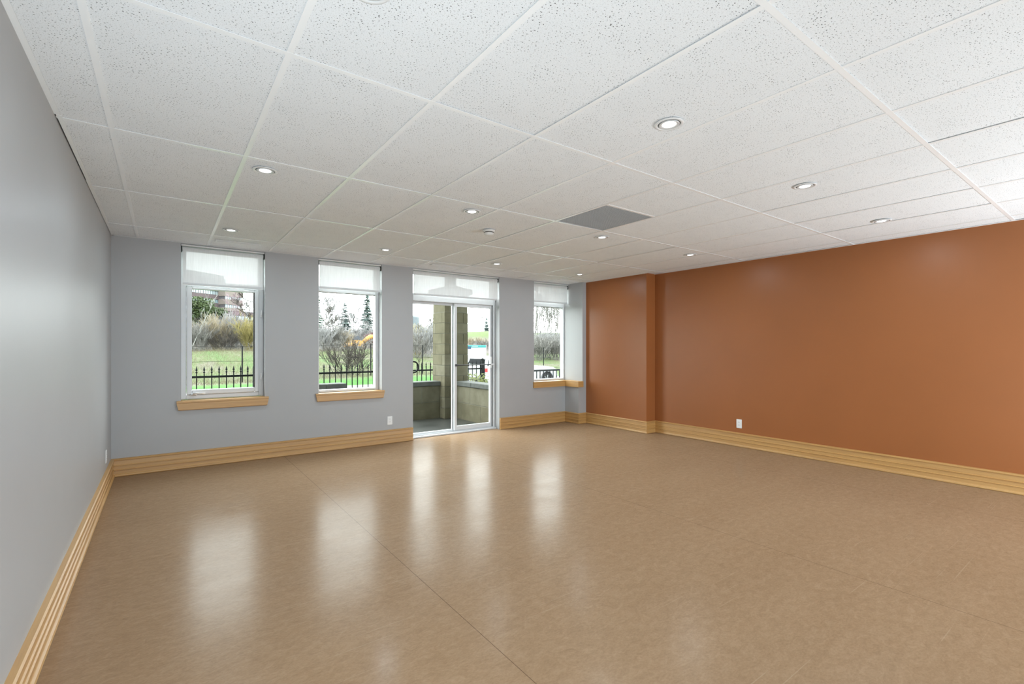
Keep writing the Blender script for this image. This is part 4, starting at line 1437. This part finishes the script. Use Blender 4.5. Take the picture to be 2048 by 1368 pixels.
# white and teal notice board
Ys = 27.5
s0, s1 = at(929, 690, Ys), at(973, 690, Ys)
zt, zb = at(950, 690, Ys).z, at(950, 727, Ys).z
zg = hgt(s0.x, Ys)
t = tag(empty('notice_board', ((s0.x + s1.x) / 2, Ys, zg)), 'white board with a teal header and navy corner beside the car lot', 'sign')
MB().bevbox((s0.x, Ys, zb), (s1.x, Ys + 0.06, zt), 0.01).build('panel', 'sign_white', t)
MB().box((s0.x + 0.01, Ys - 0.012, zt - 0.17), (s1.x - 0.05, Ys - 0.001, zt - 0.005)).build('header', 'sign_teal', t)
xn = at(942, 690, Ys).x
MB().box((s0.x + 0.01, Ys - 0.02, zt - 0.26), (xn, Ys - 0.0125, zt - 0.10)).build('corner_panel', 'sign_navy', t)
b = MB()
xw = xn + 0.06
rw = random.Random(4)
while xw < xn + 0.52:
    wl = rw.uniform(0.018, 0.045)
    b.box((xw, Ys - 0.016, zt - 0.105), (xw + wl, Ys - 0.0125, zt - 0.065))
    xw += wl + 0.012
b.build('lettering', 'sign_white', t)
for x in (s0.x + 0.2, s1.x - 0.2):
    MB().box((x - 0.05, Ys + 0.061, zg - 0.1), (x + 0.05, Ys + 0.15, zt - 0.05)).build('post', 'sign_white', t)


# parked white vehicle
def vehicle(x0, x1, y0, label):
    """estate/SUV seen from its right side; rear at x0, nose at x1, near side at y0"""
    L = x1 - x0
    zg = hgt(x0 + L / 2, y0 + 0.9) + 0.075
    t_ = tag(empty('parked_car', ((x0 + x1) / 2, y0 + 0.92, zg)), label, 'car')
    W = 1.85
    X = lambda f: x0 + f * L
    low = [(X(0.0), 0.48), (X(0.0), 0.98), (X(0.02), 1.06), (X(0.60), 1.08), (X(0.80), 1.06), (X(0.93), 0.98), (X(0.99), 0.84), (X(1.0), 0.50), (X(0.97), 0.30),
           (X(0.925), 0.30)]
    for k_ in range(9):
        a_ = math.pi * k_ / 8
        low.append((X(0.845) + 0.41 * math.cos(a_), 0.33 + 0.41 * math.sin(a_)))
    low.append((X(0.30), 0.28))
    for k_ in range(9):
        a_ = math.pi * k_ / 8
        low.append((X(0.185) + 0.41 * math.cos(a_), 0.33 + 0.41 * math.sin(a_)))
    low.append((X(0.02), 0.34))
    b_ = MB().prism([(p[0], zg + p[1]) for p in low], y0, y0 + W)
    b_.build('body', 'paint_white_car', t_)
    # cabin with tumblehome
    prof = [(X(0.015), 1.06), (X(0.05), 1.50), (X(0.12), 1.60), (X(0.42), 1.62), (X(0.53), 1.54), (X(0.665), 1.075)]
    def cab(mb, prof_, ins0, ins1, yo):
        n_ = len(prof_)
        zt_, zb_ = max(p[1] for p in prof_), min(p[1] for p in prof_)
        A_, B_ = [], []
        for (xx, zz_) in prof_:
            k_ = ins0 + (ins1 - ins0) * (zz_ - zb_) / (zt_ - zb_)
            A_.append((xx, y0 + k_ - yo, zg + zz_)); B_.append((xx, y0 + W - k_ + yo, zg + zz_))
        mb.add(A_ + B_, [tuple(range(n_)), tuple(range(2 * n_ - 1, n_ - 1, -1))] + [(i, i + n_, (i + 1) % n_ + n_, (i + 1) % n_) for i in range(n_)])
        return mb
    cab(MB(), prof, 0.04, 0.20, 0).build('cabin', 'paint_white_car', t_)
    gl = [(X(0.05), 1.12), (X(0.075), 1.46), (X(0.13), 1.53), (X(0.42), 1.55), (X(0.515), 1.48), (X(0.615), 1.12)]
    cab(MB(), gl, 0.065, 0.178, 0.012).build('side_windows', 'car_glass', t_)
    MB().prism([(X(0.012), zg + 1.22), (X(0.036), zg + 1.48), (X(0.05), zg + 1.48), (X(0.03), zg + 1.22)], y0 + 0.22, y0 + W - 0.22).build('rear_window', 'car_glass', t_)
    for yy in (y0 - 0.006, y0 + W - 0.20):
        MB().bevbox((X(-0.004), yy, zg + 0.80), (X(0.05), yy + 0.206, zg + 1.02), 0.02).build('tail_light', 'tail_red', t_)
    MB().bevbox((X(-0.02), y0 + 0.05, zg + 0.36), (X(0.02), y0 + W - 0.05, zg + 0.56), 0.03).build('rear_bumper', 'charcoal_metal', t_)
    for f_ in (0.185, 0.845):
        for yy in (y0 + 0.02, y0 + W - 0.24):
            wh = MB().lathe([(0.22, 0.0), (0.33, 0.0), (0.345, 0.03), (0.345, 0.19), (0.33, 0.22), (0.22, 0.22)], (0, 0, 0), 28, 'y')
            wh.v = [(p[0] + X(f_), p[1] + yy, p[2] + zg + 0.345) for p in wh.v]
            w_ = wh.build('wheel', 'tyre_black', t_)
            hb = MB().lathe([(0.0, -0.012), (0.05, -0.012), (0.06, 0.0), (0.215, 0.004), (0.22, 0.02)], (0, 0, 0), 24, 'y')
            for k_ in range(5):
                a_ = 2 * math.pi * k_ / 5
                hb.tube([(0.05 * math.cos(a_), -0.012, 0.05 * math.sin(a_)), (0.205 * math.cos(a_), -0.006, 0.205 * math.sin(a_))], [0.03, 0.024], 6)
            hb.v = [(p[0] + X(f_), p[1] + yy, p[2] + zg + 0.345) for p in hb.v]
            hb.build('rim', 'wheel_alloy', w_)
    for f_ in (0.185, 0.845):
        ar = MB().tube([(X(f_) + 0.415 * math.cos(math.pi * k_ / 10), y0 - 0.004, zg + 0.33 + 0.415 * math.sin(math.pi * k_ / 10)) for k_ in range(11)], 0.035, 6)
        ar.build('arch_trim', 'charcoal_metal', t_)
    MB().bevbox((X(0.945), y0 - 0.004, zg + 0.72), (X(0.992), y0 + 0.25, zg + 0.86), 0.02).build('headlight', 'far_pane', t_)
    return t_


yv = 20.2
xf = at(1094, 750, yv).x
Lc = 4.95
vehicle(xf - 0.845 * Lc, xf + 0.155 * Lc, yv, 'white parked estate car with black wheel arches behind the iron railing')


# excavator
Ye = 64.0
e0, e1 = at(693, 690, Ye), at(729, 690, Ye)
ez = at(700, 695, Ye).z
xc = (e0.x + e1.x) / 2
hw = (e1.x - e0.x) / 2
t = tag(empty('excavator', (xc, Ye + 0.9, hgt(xc, Ye))), 'orange-yellow excavator with a dark cab on the earth bank', 'excavator')
zg = hgt(xc, Ye) - 0.1
for dy in (0.0, 1.4):
    tr = MB().prism([(e0.x + 0.1, zg + 0.25), (e0.x + 0.35, zg), (e1.x - 0.35, zg), (e1.x - 0.1, zg + 0.25), (e1.x - 0.1, zg + 0.45), (e1.x - 0.4, zg + 0.68), (e0.x + 0.4, zg + 0.68), (e0.x + 0.1, zg + 0.45)], Ye + dy, Ye + dy + 0.45)
    tr.build('track', 'machine_dark', t)
zt = at(710, 680, Ye).z
zb = max(zg + 0.6, ez)
bd = MB().prism([(e0.x - 0.05, zb), (e0.x - 0.1, zb + 0.35), (e0.x + 0.15, zt - 0.08), (e0.x + 0.7, zt), (e1.x - 0.5, zt - 0.02), (e1.x - 0.05, zt - 0.25), (e1.x, zb)], Ye + 0.15, Ye + 1.7)
bd.build('body', 'machine_yellow', t)
cb0, cb1 = at(707, 672, Ye), at(722, 680, Ye)
MB().prism([(cb0.x, zt - 0.02), (cb0.x + 0.05, cb0.z), (cb1.x - 0.2, cb0.z + 0.02), (cb1.x, zt - 0.05)], Ye + 0.2, Ye + 1.1).build('cab', 'machine_dark', t)
bm = MB().tube([tuple(at(725, 686, Ye + 0.8)), tuple(at(734, 677, Ye + 0.8)), tuple(at(741, 673.5, Ye + 0.8)), tuple(at(749, 674, Ye + 0.8)), tuple(at(757, 681, Ye + 0.8))], [0.26, 0.30, 0.34, 0.30, 0.18], 8)
bm.build('boom', 'machine_yellow', t, True)
ak = MB().tube([tuple(at(757, 680, Ye + 0.8)), tuple(at(760, 690, Ye + 0.8)), tuple(at(757, 698, Ye + 0.8))], [0.18, 0.16, 0.10], 6)
ak.build('stick', 'machine_yellow', t, True)
kb = at(755, 700, Ye + 0.8)
MB().prism([(kb.x - 0.3, kb.z - 0.2), (kb.x - 0.25, kb.z + 0.2), (kb.x + 0.25, kb.z + 0.3), (kb.x + 0.2, kb.z - 0.15)], Ye + 0.4, Ye + 1.2).build('bucket', 'machine_dark', t)
